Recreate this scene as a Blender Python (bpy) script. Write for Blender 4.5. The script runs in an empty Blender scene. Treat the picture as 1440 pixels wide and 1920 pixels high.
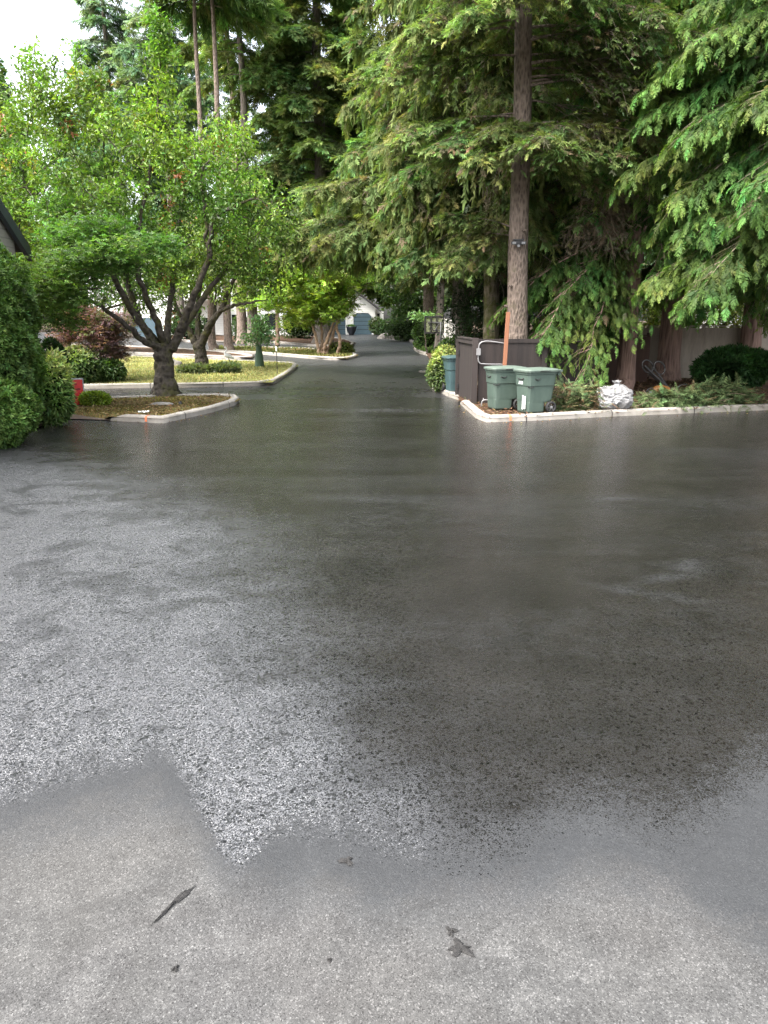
import bpy, bmesh, math
import numpy as np
from mathutils import Vector, noise as mnoise
S = bpy.context.scene
C = S.collection
R = math.radians
RNG = np.random.default_rng(7)

# ------------------------------------------------------------------ place geometry
FPX = 1386.0; PITCH = math.atan(360 / FPX); CAMZ = 2.25
CP, SP = math.cos(PITCH), math.sin(PITCH)
def zg(y):
    """height of the ground: level near the camera, then a gentle climb"""
    y = np.asarray(y, float)
    t = np.clip(y - 17.5, 0, None)
    r = np.where(t < 5, 0.0184 * t * t / 10, 0.0184 * (t - 2.5))
    return np.minimum(r, 1.02)
def ray(px, py):
    a, b = (px - 720) / FPX, -(py - 960) / FPX
    return np.array([a, CP + b * SP, -SP + b * CP])
def G(px, py, dz=0.0):
    d = ray(px, py); lo, hi = 0.5, 400.0
    for _ in range(60):
        m = (lo + hi) / 2
        if CAMZ + d[2] * m - float(zg(d[1] * m)) - dz > 0: lo = m
        else: hi = m
    return np.array([d[0] * lo, d[1] * lo, CAMZ + d[2] * lo])
def P(px, py, Y):
    d = ray(px, py); t = Y / d[1]
    return np.array([d[0] * t, Y, CAMZ + d[2] * t])
def base_at(px, Y, dz=0.0):
    """point on the ground at distance Y under image column px"""
    z = float(zg(Y)) + dz; lo, hi = 0.0, 4000.0
    for _ in range(60):
        m = (lo + hi) / 2
        if P(px, m, Y)[2] > z: lo = m
        else: hi = m
    return P(px, lo, Y)
def mpp(Y): return Y / FPX

# ------------------------------------------------------------------ objects
def tag(o, label=None, cat=None, group=None, kind=None):
    if label: o['label'] = label
    if cat: o['category'] = cat
    if group: o['group'] = group
    if kind: o['kind'] = kind
    return o
def empty(name, loc, label, cat, group=None, rz=0.0):
    o = bpy.data.objects.new(name, None); C.objects.link(o)
    o.location = loc; o.rotation_euler = (0, 0, rz); o.empty_display_size = 0.3
    return tag(o, label, cat, group)
def link(name, me, mat=None, parent=None):
    o = bpy.data.objects.new(name, me); C.objects.link(o)
    if mat is not None: me.materials.append(mat)
    if parent is not None: o.parent = parent
    return o
def copy_tree(o, parent=None, label=None, group=None):
    c = o.copy(); C.objects.link(c)
    if parent is not None: c.parent = parent
    if label: c['label'] = label
    if group: c['group'] = group
    for ch in list(o.children): copy_tree(ch, c)
    return c

class Acc:
    """collects vertices, quads / triangles and point colours into one mesh"""
    def __init__(s): s.V = []; s.F4 = []; s.F3 = []; s.K = []; s.n = 0
    def add(s, V, F4=None, F3=None, K=None):
        V = np.asarray(V, float).reshape(-1, 3)
        if F4 is not None and len(F4): s.F4.append(np.asarray(F4, int) + s.n)
        if F3 is not None and len(F3): s.F3.append(np.asarray(F3, int) + s.n)
        s.K.append(np.ones((len(V), 3)) if K is None else np.asarray(K, float))
        s.V.append(V); s.n += len(V)
    def mesh(s, name, smooth=False, origin=(0, 0, 0)):
        V = np.concatenate(s.V) - np.asarray(origin, float); K = np.concatenate(s.K)
        f4 = np.concatenate(s.F4) if s.F4 else np.zeros((0, 4), int)
        f3 = np.concatenate(s.F3) if s.F3 else np.zeros((0, 3), int)
        me = bpy.data.meshes.new(name)
        me.vertices.add(len(V)); me.vertices.foreach_set('co', V.astype(np.float32).ravel())
        idx = np.concatenate([f4.ravel(), f3.ravel()]).astype(np.int32)
        tot = np.concatenate([np.full(len(f4), 4), np.full(len(f3), 3)]).astype(np.int32)
        st = np.concatenate([[0], np.cumsum(tot)[:-1]]).astype(np.int32)
        me.loops.add(len(idx)); me.loops.foreach_set('vertex_index', idx)
        me.polygons.add(len(tot)); me.polygons.foreach_set('loop_start', st)
        me.polygons.foreach_set('loop_total', tot)
        me.polygons.foreach_set('use_smooth', np.full(len(tot), bool(smooth)))
        me.update(calc_edges=True)
        a = me.color_attributes.new('Col', 'FLOAT_COLOR', 'POINT')
        a.data.foreach_set('color', np.concatenate([K, np.ones((len(K), 1))], 1).astype(np.float32).ravel())
        me.validate()
        return me
    def obj(s, name, mat, parent=None, smooth=False, origin=(0, 0, 0)):
        return link(name, s.mesh(name, smooth, origin), mat, parent)

def box_vf(lo, hi):
    x0, y0, z0 = lo; x1, y1, z1 = hi
    V = [(x0,y0,z0),(x1,y0,z0),(x1,y1,z0),(x0,y1,z0),(x0,y0,z1),(x1,y0,z1),(x1,y1,z1),(x0,y1,z1)]
    F = [(0,3,2,1),(4,5,6,7),(0,1,5,4),(1,2,6,5),(2,3,7,6),(3,0,4,7)]
    return np.array(V, float), F
def box_obj(name, boxes, mat, parent=None, bevel=0.0):
    """several boxes (lo, hi[, matrix3, offset]) in one mesh, edges bevelled"""
    a = Acc()
    for b in boxes:
        V, F = box_vf(b[0], b[1])
        if len(b) > 2: V = V @ np.asarray(b[2]).T + np.asarray(b[3])
        a.add(V, F)
    o = a.obj(name, mat, parent)
    if bevel:
        bm = bmesh.new(); bm.from_mesh(o.data)
        bmesh.ops.bevel(bm, geom=list(bm.edges), offset=bevel, segments=2, affect='EDGES', clamp_overlap=True)
        bm.to_mesh(o.data); bm.free()
    return o
def tube_vf(pts, rad, sides=8, cap=True, wob=0.0, rng=None):
    pts = np.asarray(pts, float); n = len(pts)
    rad = np.broadcast_to(np.asarray(rad, float), (n,))
    T = np.gradient(pts, axis=0); T /= np.linalg.norm(T, axis=1)[:, None] + 1e-9
    ref = np.array([0, 0, 1.0]) if abs(T[0][2]) < 0.9 else np.array([1.0, 0, 0])
    u = np.cross(T[0], ref); u /= np.linalg.norm(u)
    V = []
    ang = np.linspace(0, 2 * np.pi, sides, endpoint=False)
    for i in range(n):
        u = u - T[i] * np.dot(u, T[i]); u /= np.linalg.norm(u) + 1e-9
        v = np.cross(T[i], u)
        r = rad[i] * np.ones(sides)
        if wob and rng is not None: r = r * (1 + wob * rng.standard_normal(sides))
        V.append(pts[i] + (np.cos(ang) * r)[:, None] * u + (np.sin(ang) * r)[:, None] * v)
    V = np.concatenate(V); F = []
    k = np.arange(sides); k2 = (k + 1) % sides
    for i in range(n - 1):
        F.append(np.stack([i*sides + k, i*sides + k2, (i+1)*sides + k2, (i+1)*sides + k], 1))
    F3 = []
    if cap:
        V = np.concatenate([V, pts[:1], pts[-1:]])
        a, b = n * sides, n * sides + 1
        F3 = np.concatenate([np.stack([np.full(sides, a), k2, k], 1),
                             np.stack([np.full(sides, b), (n-1)*sides + k, (n-1)*sides + k2], 1)])
    return V, np.concatenate(F), F3
def curve(pts, n):
    """smooth Catmull-Rom through the given points"""
    p = np.asarray(pts, float)
    p = np.concatenate([[2*p[0]-p[1]], p, [2*p[-1]-p[-2]]])
    out = []
    m = len(p) - 3
    for s in np.linspace(0, m, n):
        i = min(int(s), m - 1); t = s - i
        a, b, c, d = p[i:i+4]
        out.append(0.5*((2*b) + (-a+c)*t + (2*a-5*b+4*c-d)*t*t + (-a+3*b-3*c+d)*t**3))
    return np.array(out)

# ------------------------------------------------------------------ materials
class NG:
    def __init__(s, name):
        s.m = bpy.data.materials.new(name); s.m.use_nodes = True
        s.t = s.m.node_tree; s.N = s.t.nodes; s.L = s.t.links
        s.b = s.N['Principled BSDF']; s.out = s.N['Material Output']
        s.co = s.N.new('ShaderNodeTexCoord')
    def n(s, typ, **kw):
        x = s.N.new(typ)
        for k, v in kw.items(): setattr(x, k, v)
        return x
    def l(s, a, b): s.L.new(a, b)
    def mapping(s, scale=(1, 1, 1), src='Object'):
        m = s.n('ShaderNodeMapping'); m.inputs['Scale'].default_value = scale
        s.l(s.co.outputs[src], m.inputs['Vector']); return m.outputs[0]
    def noise(s, scale, detail=4, rough=0.55, vec=None, dist=0.0):
        x = s.n('ShaderNodeTexNoise'); x.inputs['Scale'].default_value = scale
        x.inputs['Detail'].default_value = detail; x.inputs['Roughness'].default_value = rough
        x.inputs['Distortion'].default_value = dist
        s.l(vec if vec is not None else s.co.outputs['Object'], x.inputs['Vector']); return x.outputs['Fac']
    def voro(s, scale, vec=None, feature='F1'):
        x = s.n('ShaderNodeTexVoronoi', feature=feature); x.inputs['Scale'].default_value = scale
        s.l(vec if vec is not None else s.co.outputs['Object'], x.inputs['Vector']); return x.outputs
    def ramp(s, fac, stops):
        r = s.n('ShaderNodeValToRGB'); e = r.color_ramp.elements
        while len(e) < len(stops): e.new(0.5)
        for i, (p, c) in enumerate(stops):
            e[i].position = p
            c = (c, c, c) if np.isscalar(c) else c
            e[i].color = (*c, 1)
        s.l(fac, r.inputs['Fac']); return r.outputs['Color']
    def mix(s, f, a, b, mode='MIX'):
        x = s.n('ShaderNodeMix', data_type='RGBA', blend_type=mode)
        for first, sock, v in ((True, x.inputs[0], f), (False, x.inputs[6], a), (False, x.inputs[7], b)):
            if hasattr(v, 'is_linked'): s.l(v, sock)
            elif np.isscalar(v): sock.default_value = v if first else (v, v, v, 1)
            else: sock.default_value = (*v, 1)
        return x.outputs[2]
    def math(s, op, a, b=0.0, clamp=False):
        x = s.n('ShaderNodeMath', operation=op, use_clamp=clamp)
        for i, v in enumerate((a, b)):
            if hasattr(v, 'is_linked'): s.l(v, x.inputs[i])
            else: x.inputs[i].default_value = v
        return x.outputs[0]
    def attr(s, name):
        x = s.n('ShaderNodeAttribute', attribute_name=name); return x
    def bump(s, h, strength=0.5, dist=0.02, nrm=None):
        x = s.n('ShaderNodeBump'); x.inputs['Strength'].default_value = strength
        x.inputs['Distance'].default_value = dist; s.l(h, x.inputs['Height'])
        if nrm is not None: s.l(nrm, x.inputs['Normal'])
        return x.outputs[0]
    def set(s, **kw):
        for k, v in kw.items():
            sock = s.b.inputs[k.replace('_', ' ')]
            if hasattr(v, 'is_linked'): s.l(v, sock)
            elif np.isscalar(v): sock.default_value = v
            else: sock.default_value = (*v, 1)
        return s
def simple(name, c1, c2=None, rough=0.6, scale=6.0, stretch=(1, 1, 1), bump=0.0, bdist=0.01, bscale=None, metal=0.0, spec=0.5, fine=0.25):
    g = NG(name); c2 = c2 if c2 is not None else tuple(x * 0.7 for x in c1)
    v = g.mapping(stretch)
    f = g.noise(scale, 5, 0.6, v)
    f2 = g.noise(scale * 7, 3, 0.6, v)
    ff = g.math('ADD', g.math('MULTIPLY', f, 1 - fine), g.math('MULTIPLY', f2, fine))
    g.set(Base_Color=g.ramp(ff, [(0.32, c2), (0.68, c1)]), Roughness=rough, Metallic=metal)
    g.b.inputs['Specular IOR Level'].default_value = spec
    if bump: g.set(Normal=g.bump(g.noise(bscale or scale * 5, 4, 0.6, v), bump, bdist))
    return g.m

def foliage_mat(name, trans=0.35, rough=0.5, tint=(1.35, 1.5, 0.6), spec=0.35):
    g = NG(name)
    col = g.attr('Col').outputs['Color']
    g.set(Base_Color=col, Roughness=rough); g.b.inputs['Specular IOR Level'].default_value = spec
    t = g.n('ShaderNodeBsdfTranslucent'); g.l(g.mix(1.0, col, tint, 'MULTIPLY'), t.inputs['Color'])
    m = g.n('ShaderNodeMixShader'); m.inputs[0].default_value = trans
    g.l(g.b.outputs[0], m.inputs[1]); g.l(t.outputs[0], m.inputs[2]); g.l(m.outputs[0], g.out.inputs['Surface'])
    return g.m
def bark_mat(name, c_dark, c_light, moss=0.0, stretch=0.22, sc=7.0, bump=1.0, moss_col=(0.07, 0.075, 0.02)):
    g = NG(name); v = g.mapping((1, 1, stretch))
    n1 = g.noise(sc, 6, 0.65, v, 0.4); vo = g.voro(sc * 1.6, v)
    h = g.math('ADD', g.math('MULTIPLY', n1, 0.6), g.math('MULTIPLY', vo['Distance'], 0.7))
    col = g.ramp(h, [(0.25, c_dark), (0.5, tuple((a+b)/2 for a, b in zip(c_dark, c_light))), (0.8, c_light)])
    blot = g.noise(1.7, 3, 0.6)
    col = g.mix(g.ramp(blot, [(0.4, 0.0), (0.7, 0.45)]), col, tuple(x * 1.15 for x in c_light))
    if moss:
        mm = g.noise(2.3, 5, 0.65)
        col = g.mix(g.ramp(mm, [(0.62 - 0.3 * moss, 0.0), (0.8 - 0.3 * moss, 0.9)]), col, moss_col)
    g.set(Base_Color=col, Roughness=0.92, Normal=g.bump(h, bump, 0.06))
    g.b.inputs['Specular IOR Level'].default_value = 0.2
    return g.m

M = {}
M['fir_leaf'] = foliage_mat('fir_needles', 0.38, 0.7, (1.2, 1.4, 0.6), 0.12)
M['cedar_leaf'] = foliage_mat('cedar_scale_leaves', 0.38, 0.55, (1.25, 1.45, 0.5), 0.15)
M['broad_leaf'] = foliage_mat('broad_leaves', 0.35, 0.45, (1.3, 1.5, 0.45), 0.4)
M['maple_leaf'] = foliage_mat('maple_leaves', 0.42, 0.5, (1.3, 1.5, 0.5))
M['hedge_leaf'] = foliage_mat('hedge_leaves', 0.25, 0.55, (1.3, 1.5, 0.4), 0.2)
M['dry_leaf'] = foliage_mat('dry_twigs_and_needles', 0.2, 0.8, (1.2, 1.1, 0.8), 0.2)
M['grass'] = foliage_mat('lawn_grass', 0.3, 0.7, (1.2, 1.3, 0.6), 0.2)
M['bark_fir'] = bark_mat('fir_bark', (0.028, 0.021, 0.017), (0.185, 0.145, 0.118), 0.15, 0.36, 11, 1.0, (0.075, 0.07, 0.035))
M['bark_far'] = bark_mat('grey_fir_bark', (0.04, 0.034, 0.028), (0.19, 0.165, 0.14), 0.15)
M['bark_mossy'] = bark_mat('mossy_bark', (0.04, 0.032, 0.024), (0.22, 0.18, 0.14), 0.75)
M['bark_cedar'] = bark_mat('cedar_bark', (0.06, 0.038, 0.03), (0.28, 0.185, 0.15), 0.0, 0.09, 9)
M['bark_cherry'] = bark_mat('cherry_bark', (0.011, 0.009, 0.0075), (0.068, 0.058, 0.047), 0.46, 0.8, 6, moss_col=(0.06, 0.06, 0.015))
M['bark_pale'] = bark_mat('pale_smooth_bark', (0.12, 0.08, 0.05), (0.32, 0.23, 0.16), 0.0, 0.5, 8, 0.4)
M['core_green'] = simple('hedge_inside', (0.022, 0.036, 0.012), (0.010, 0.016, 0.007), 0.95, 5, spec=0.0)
# ------------------------------------------------------------------ foliage kit
def nrm(a): return a / (np.linalg.norm(a, axis=-1, keepdims=True) + 1e-9)
def strip(V, F, T, a, b, w, ta, tb, z=0.0, taper=0.35):
    """one flat leafy finger from a to b (2-D x,y plus droop z) as a pointed 4-gon pair"""
    a = np.asarray(a, float); b = np.asarray(b, float); d = b - a
    s = np.array([-d[1], d[0], 0]); s /= np.linalg.norm(s) + 1e-9
    i = len(V); m = a + d * taper
    V += [a, m + s * w * 0.5, b, m - s * w * 0.5]; F.append((i, i+1, i+2, i+3)); T += [ta, (ta+tb)/2, tb, (ta+tb)/2]
def tpl(V, F, T): return np.array(V, float), np.array(F, int), np.array(T, float)
def tpl_fir(n=7, w=0.105, droop=0.18, ang=46, rel=0.5):
    V, F, T = [], [], []
    ax = lambda x: np.array([x, 0, -droop * x * x])
    for i in range(3): strip(V, F, T, ax(i/3), ax((i+1)/3 + 0.05), w * 1.1, i/4, (i+1)/3.2)
    for i in range(n):
        x = 0.12 + 0.8 * i / n
        L = rel * (1 - 0.75 * x) * (1.15 if i % 2 else 0.9)
        for sgn in (-1, 1):
            p = ax(x + 0.03 * sgn)
            q = p + np.array([L * math.cos(R(ang)), sgn * L * math.sin(R(ang)), -0.25 * L])
            strip(V, F, T, p, q, w, x * 0.5, 0.4 + 0.6 * x)
    return tpl(V, F, T)
def tpl_cedar(n=7, droop=0.55):
    V, F, T = [], [], []
    ax = lambda x: np.array([x * (1 - 0.12 * x), 0, -droop * x * x])
    for i in range(4): strip(V, F, T, ax(i/4), ax((i+1)/4 + 0.04), 0.09, i/5, (i+1)/4)
    for i in range(n):
        x = 0.1 + 0.82 * i / n
        L = 0.42 * (1 - 0.62 * x) * (1.1 if i % 2 else 0.85)
        for sgn in (-1, 1):
            p = ax(x + 0.025 * sgn)
            q = p + np.array([L * 0.82, sgn * L * 0.6, -0.5 * L])
            strip(V, F, T, p, q, 0.095, 0.15 + x * 0.4, 0.35 + 0.65 * x, taper=0.5)
            m = p + (q - p) * 0.45
            q2 = m + np.array([L * 0.2, sgn * L * 0.5, -0.35 * L])
            strip(V, F, T, m, q2, 0.07, 0.2 + x * 0.4, 0.3 + 0.6 * x)
    return tpl(V, F, T)
def tpl_weep(n=7):
    """a hanging cord of twigs, x runs down the cord"""
    V, F, T = [], [], []
    for i in range(3): strip(V, F, T, (i/3, 0.02 * (i % 2), 0), ((i+1)/3 + 0.05, 0.02, 0), 0.07, i/4, (i+1)/3)
    for i in range(n):
        x = 0.05 + 0.8 * i / n
        for sgn in (-1, 1):
            L = 0.26 * (1 - 0.5 * x)
            strip(V, F, T, (x, 0, 0), (x + L * 0.85, sgn * L * 0.45, 0.3 * L * (1 if i % 2 else -1)), 0.055, 0.2, 0.3 + 0.5 * x)
    return tpl(V, F, T)
def tpl_leaf(w=0.5, fold=0.12):
    V = [(0, 0, 0), (0.42, w * 0.5, fold), (1, 0, -0.06), (0.42, -w * 0.5, fold)]
    return tpl(V, [(0, 1, 2, 3)], [0.3, 0.6, 1.0, 0.6])
def tpl_palm():
    """a small five-lobed leaf seen as three pointed fingers"""
    V, F, T = [], [], []
    for a in (-62, 0, 62):
        strip(V, F, T, (0, 0, 0), (math.cos(R(a)), math.sin(R(a)), -0.1), 0.34, 0.4, 1.0, taper=0.5)
    return tpl(V, F, T)
def tpl_tuft(n=6, w=0.22):
    V, F, T = [], [], []
    for i in range(n):
        a = R(-70 + 140 * i / (n - 1))
        strip(V, F, T, (0, 0, 0), (math.cos(a) * (1 - 0.2 * abs(math.sin(a))), math.sin(a) * 0.7, 0.12 * math.sin(i * 2.3)), w, 0.15, 1.0, taper=0.6)
    return tpl(V, F, T)
def jitter(t, seed, a=0.1, z=0.06):
    """a copy of a spray whose fingers differ in length and lie, four points at a time"""
    V, F, T = t; r = np.random.default_rng(seed); W = V.copy()
    for i in range(0, len(V), 4):
        o = V[i]; k = r.uniform(0.55, 1.3); an = r.normal(0, a * 2.2); c, s_ = math.cos(an), math.sin(an)
        d = (V[i:i+4] - o) * k; d = np.stack([d[:, 0]*c - d[:, 1]*s_, d[:, 0]*s_ + d[:, 1]*c, d[:, 2]], 1)
        d[:, 2] += np.linalg.norm(d[:, :2], axis=1) * r.normal(0, z * 4)
        W[i:i+4] = o + d
    return W, F, T
def variants(t, n, seed, **kw): return [jitter(t, seed + i, **kw) for i in range(n)]
TP = dict(fir=tpl_fir(), cedar=tpl_cedar(), weep=tpl_weep(), leaf=tpl_leaf(), palm=tpl_palm(), tuft=tpl_tuft(),
          longleaf=tpl_leaf(0.3, 0.06), farfir=tpl_fir(4, 0.16, 0.2, 46, 0.55), spiky=tpl_fir(5, 0.05, 0.1, 38, 0.4))
def inst(acc, t, pos, dx, up, sc, cA, cB, var=0.25, rng=None):
    if isinstance(t, list):
        N = len(pos); w = rng.integers(0, len(t), N); sc = np.broadcast_to(np.asarray(sc, float), (N,)); up = np.broadcast_to(np.asarray(up, float), (N, 3))
        cA = np.broadcast_to(np.asarray(cA, float), (N, 3)); cB = np.broadcast_to(np.asarray(cB, float), (N, 3))
        for i in range(len(t)):
            k = w == i; inst1(acc, t[i], np.asarray(pos)[k], np.asarray(dx)[k], up[k], sc[k], cA[k], cB[k], var, rng)
    else: inst1(acc, t, pos, dx, up, sc, cA, cB, var, rng)
def inst1(acc, t, pos, dx, up, sc, cA, cB, var=0.25, rng=None):
    """one copy of leaf template t at every pos; colours run from cA (base) to cB (tip)"""
    V, F, T = t; N = len(pos)
    if N == 0: return
    dx = nrm(np.asarray(dx, float)); up = np.asarray(up, float)
    y = nrm(np.cross(up, dx)); z = np.cross(dx, y)
    sc = np.broadcast_to(np.asarray(sc, float), (N,))
    Mx = np.stack([dx, y, z], 1) * sc[:, None, None]
    W = np.einsum('vk,nkj->nvj', V, Mx) + np.asarray(pos)[:, None, :]
    cA = np.broadcast_to(np.asarray(cA, float), (N, 3)); cB = np.broadcast_to(np.asarray(cB, float), (N, 3))
    K = cA[:, None, :] * (1 - T)[None, :, None] + cB[:, None, :] * T[None, :, None]
    if var and rng is not None:
        K = K * (1 + var * rng.standard_normal((N, 1, 1))).clip(0.35, 1.9)
        K[..., 0] *= (1 + 0.12 * rng.standard_normal((N, 1)))
    FF = (F[None] + (np.arange(N) * len(V))[:, None, None]).reshape(-1, 4)
    acc.add(W.reshape(-1, 3), FF, K=K.reshape(-1, 3).clip(0.002, 0.9))

TP['fir'] = variants(tpl_fir(8, 0.075, 0.18, 44, 0.55), 6, 1); TP['cedar'] = variants(tpl_cedar(), 6, 30, a=0.07, z=0.05); TP['weep'] = variants(tpl_weep(9), 5, 60); TP['farfir'] = variants(TP['farfir'], 4, 90); TP['tuft'] = variants(TP['tuft'], 4, 120)
def lump(p, s=1.0, seed=0.0):
    return np.array([mnoise.noise(Vector((float(a) * s + seed, float(b) * s, float(c) * s - seed))) for a, b, c in p])

GREENS = {
    'lit':   ((0.120, 0.150, 0.060), (0.330, 0.460, 0.160)),  # brighter greens for a shaded fir, the missing light put into the colour
    'fir':   ((0.060, 0.088, 0.032), (0.190, 0.300, 0.085)),
    'pale':  ((0.090, 0.108, 0.042), (0.270, 0.390, 0.125)),
    'weep':  ((0.080, 0.100, 0.038), (0.200, 0.265, 0.085)),
    'cedar': ((0.040, 0.085, 0.026), (0.180, 0.310, 0.070)),
    'blue':  ((0.130, 0.190, 0.120), (0.270, 0.390, 0.220)),  # lightened: distance haze is put into the backdrop firs' colour
}
def conifer(name, label, base, H, r0, c0, Lmax, style='fir', pal='fir', seed=0, nb=90, ns=14, spray=0.75, lean=(0, 0),
            bark='bark_fir', group=None, rise=0.12, droop=0.4, ztop=14.0, extra=None, arc=None, cat='tree', dead=0.0, stubs=0, min_t=0.22, skip=None, zmin=0.0, kk0=4):
    """trunk with whorled limbs, each limb carrying drooping leafy sprays"""
    rng = np.random.default_rng(seed); base = np.asarray(base, float)
    root = empty(name, base, label, cat, group)
    tk = Acc(); cr = Acc()
    zs = np.concatenate([[-0.25, 0, 0.12, 0.35, 0.8], np.linspace(1.5, H, 22)])
    flare = 1 + 0.55 * np.exp(-np.clip(zs, 0, None) / 0.28)
    wig = np.stack([np.interp(zs, np.linspace(0, H, 9), rng.normal(0, 0.05, 9)) * (zs > 0.3), np.interp(zs, np.linspace(0, H, 9), rng.normal(0, 0.05, 9)) * (zs > 0.3)], 1)
    ctr = np.stack([lean[0] * zs + wig[:, 0], lean[1] * zs + wig[:, 1], zs], 1)
    rad = r0 * flare * (1 - 0.93 * np.clip(zs / H, 0, 1)) + 0.012
    tk.add(*tube_vf(ctr, rad, 18, True, 0.035, rng)[:2])
    trunk_at = lambda z: np.array([np.interp(z, zs, ctr[:, 0]), np.interp(z, zs, ctr[:, 1]), z])
    for _ in range(stubs):
        z = rng.uniform(1.0, c0 + 3); a = rng.uniform(0, 2*np.pi); r = np.interp(z, zs, rad)
        d = np.array([math.cos(a), math.sin(a), rng.uniform(-0.2, 0.25)]); p = trunk_at(z)
        tk.add(*tube_vf([p + d * r * 0.7, p + d * (r + 0.05), p + d * (r + rng.uniform(0.06, 0.16))], [0.045, 0.032, 0.02], 7))
    spec = []
    for i in range(nb):
        z = c0 + (H - c0 - 0.5) * ((i + rng.uniform(0, 1)) / nb) ** 1.15
        a = i * 2.399 + rng.normal(0, 0.35)
        if arc is not None: a = rng.uniform(*arc)
        u = (z - c0) / (H - c0)
        if skip is not None and skip[0] < z < skip[1]: continue
        spec.append((z, a, Lmax * (1 - u) ** 0.75 * rng.uniform(0.65, 1.12) + 0.3, rise + rng.normal(0, 0.06), droop * rng.uniform(0.7, 1.35)))
    for e in (extra or []): spec.append(e)
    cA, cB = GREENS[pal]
    pos, dx, up, sc, tone = [], [], [], [], []
    wpos, wsc = [], []
    for (z, a, L, rs, dr) in spec:
        hi = z > ztop
        o = trunk_at(z); h = np.array([math.cos(a), math.sin(a), 0]); lat = np.array([-h[1], h[0], 0])
        t = np.linspace(0, 1, 9)
        side = rng.normal(0, 0.16); wv = np.cumsum(rng.normal(0, 0.018, (9, 3)), 0) * t[:, None]
        curl = 0.22 if style == 'fir' else 0.0
        pts = o + L * (t[:, None] * h + (side * t * t)[:, None] * lat + (rs * t - dr * t * t + curl * dr * t ** 4)[:, None] * np.array([0, 0, 1]) + wv)
        tk.add(*tube_vf(pts, np.linspace(0.012 + 0.0065 * L, 0.003, 9) * (1 if hi or r0 > 0.1 else 1), 5, False)[:2])
        dens = (0.17 if hi else 1.35) * ns / 20.0
        m = max(4, int((3 + 5.0 * L) * dens))
        tt = np.sort(rng.uniform(min_t, 0.97, m))
        q = np.stack([np.interp(tt, t, pts[:, k]) for k in range(3)], 1)
        tg = nrm(np.stack([np.interp(tt, t, np.gradient(pts[:, k])) for k in range(3)], 1))
        sg = np.where(np.arange(m) % 2, 1, -1)
        an = rng.uniform(0.55, 1.2, m)
        d2 = tg * np.cos(an)[:, None] + lat * (sg * np.sin(an))[:, None] + np.array([0, 0, 1]) * rng.normal(-0.12, 0.2, m)[:, None]
        l2 = (0.34 * L * (1.1 - tt) + 0.3) * rng.uniform(0.6, 1.25, m)
        kk = kk0 if not hi else 3
        f = np.tile(np.linspace(0.12, 1.0, kk), (m, 1)) + rng.normal(0, 0.07, (m, kk))
        qq = q[:, None, :] + d2[:, None, :] * (l2[:, None] * f)[:, :, None]
        qq[:, :, 2] -= 0.28 * l2[:, None] * f * f
        s2 = np.where(np.arange(kk) % 2, 1, -1)[None] * np.ones((m, 1))
        pr = np.cross(np.array([0, 0, 1.0]), d2)
        sp = d2[:, None, :] * 1.0 + pr[:, None, :] * (s2 * rng.uniform(0.15, 0.9, (m, kk)))[:, :, None]
        sp[:, :, 2] += rng.normal(-0.22, 0.22, (m, kk)) + (0.12 if style == 'fir' else -0.12)
        ss = spray * rng.uniform(0.6, 1.15, (m, kk)) * (1.1 - 0.3 * f) * (1.5 if hi else 1)
        pos.append(qq.reshape(-1, 3)); dx.append(sp.reshape(-1, 3)); sc.append(ss.ravel())
        up.append(np.array([0, 0, 1.0]) + rng.normal(0, 0.32, (m * kk, 3)))
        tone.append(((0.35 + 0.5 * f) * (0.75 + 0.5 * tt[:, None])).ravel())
        if not hi:
            ka = int(7 * L * dens); ta = rng.uniform(0.12, 1.0, ka)
            qa = np.stack([np.interp(ta, t, pts[:, k]) for k in range(3)], 1); ga = nrm(np.stack([np.interp(ta, t, np.gradient(pts[:, k])) for k in range(3)], 1))
            da = ga + lat * rng.normal(0, 0.7, ka)[:, None] + np.array([0, 0, 1]) * rng.normal(-0.05, 0.25, ka)[:, None]
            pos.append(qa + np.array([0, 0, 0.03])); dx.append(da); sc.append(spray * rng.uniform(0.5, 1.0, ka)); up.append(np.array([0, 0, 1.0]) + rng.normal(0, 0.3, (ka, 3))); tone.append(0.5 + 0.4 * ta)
        if not hi and m > 2:
            for jx in range(0, m, 2): tk.add(*tube_vf([q[jx], qq[jx, kk // 2], qq[jx, -1]], [0.008, 0.006, 0.003], 3, False)[:2])
        pos.append(pts[-2:]); dx.append(np.repeat(nrm(pts[-1:] - pts[-2:-1]), 2, 0) + rng.normal(0, .15, (2, 3))); sc.append(np.full(2, spray * 0.8)); up.append(np.array([[0, 0, 1.0]] * 2) + rng.normal(0, .2, (2, 3)))
        tone.append(np.array([1.1, 1.1]))
        if style == 'weep' and not hi:
            k = int((10 + 11 * L) * dens)
            ja, jb = rng.integers(0, m, k), rng.integers(0, kk, k)
            w = qq[ja, jb] + rng.normal(0, 0.08, (k, 3)); tw = tt[ja]
            wpos.append(w); wsc.append(rng.uniform(0.45, 1.15, k) * (1.2 - 0.6 * tw))
    pos = np.concatenate(pos); dx = np.concatenate(dx); up = np.concatenate(up); sc = np.concatenate(sc); tone = np.concatenate(tone)
    kz = pos[:, 2] > zmin; pos, dx, up, sc, tone = pos[kz], dx[kz], up[kz], sc[kz], tone[kz]
    N = len(pos)
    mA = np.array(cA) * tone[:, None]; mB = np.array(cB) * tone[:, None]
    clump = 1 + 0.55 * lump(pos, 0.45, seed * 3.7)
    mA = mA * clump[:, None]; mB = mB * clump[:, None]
    warm = 1 + 0.45 * lump(pos, 0.8, seed * 1.9 + 4); mA[:, 0] *= warm; mB[:, 0] *= warm
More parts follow.
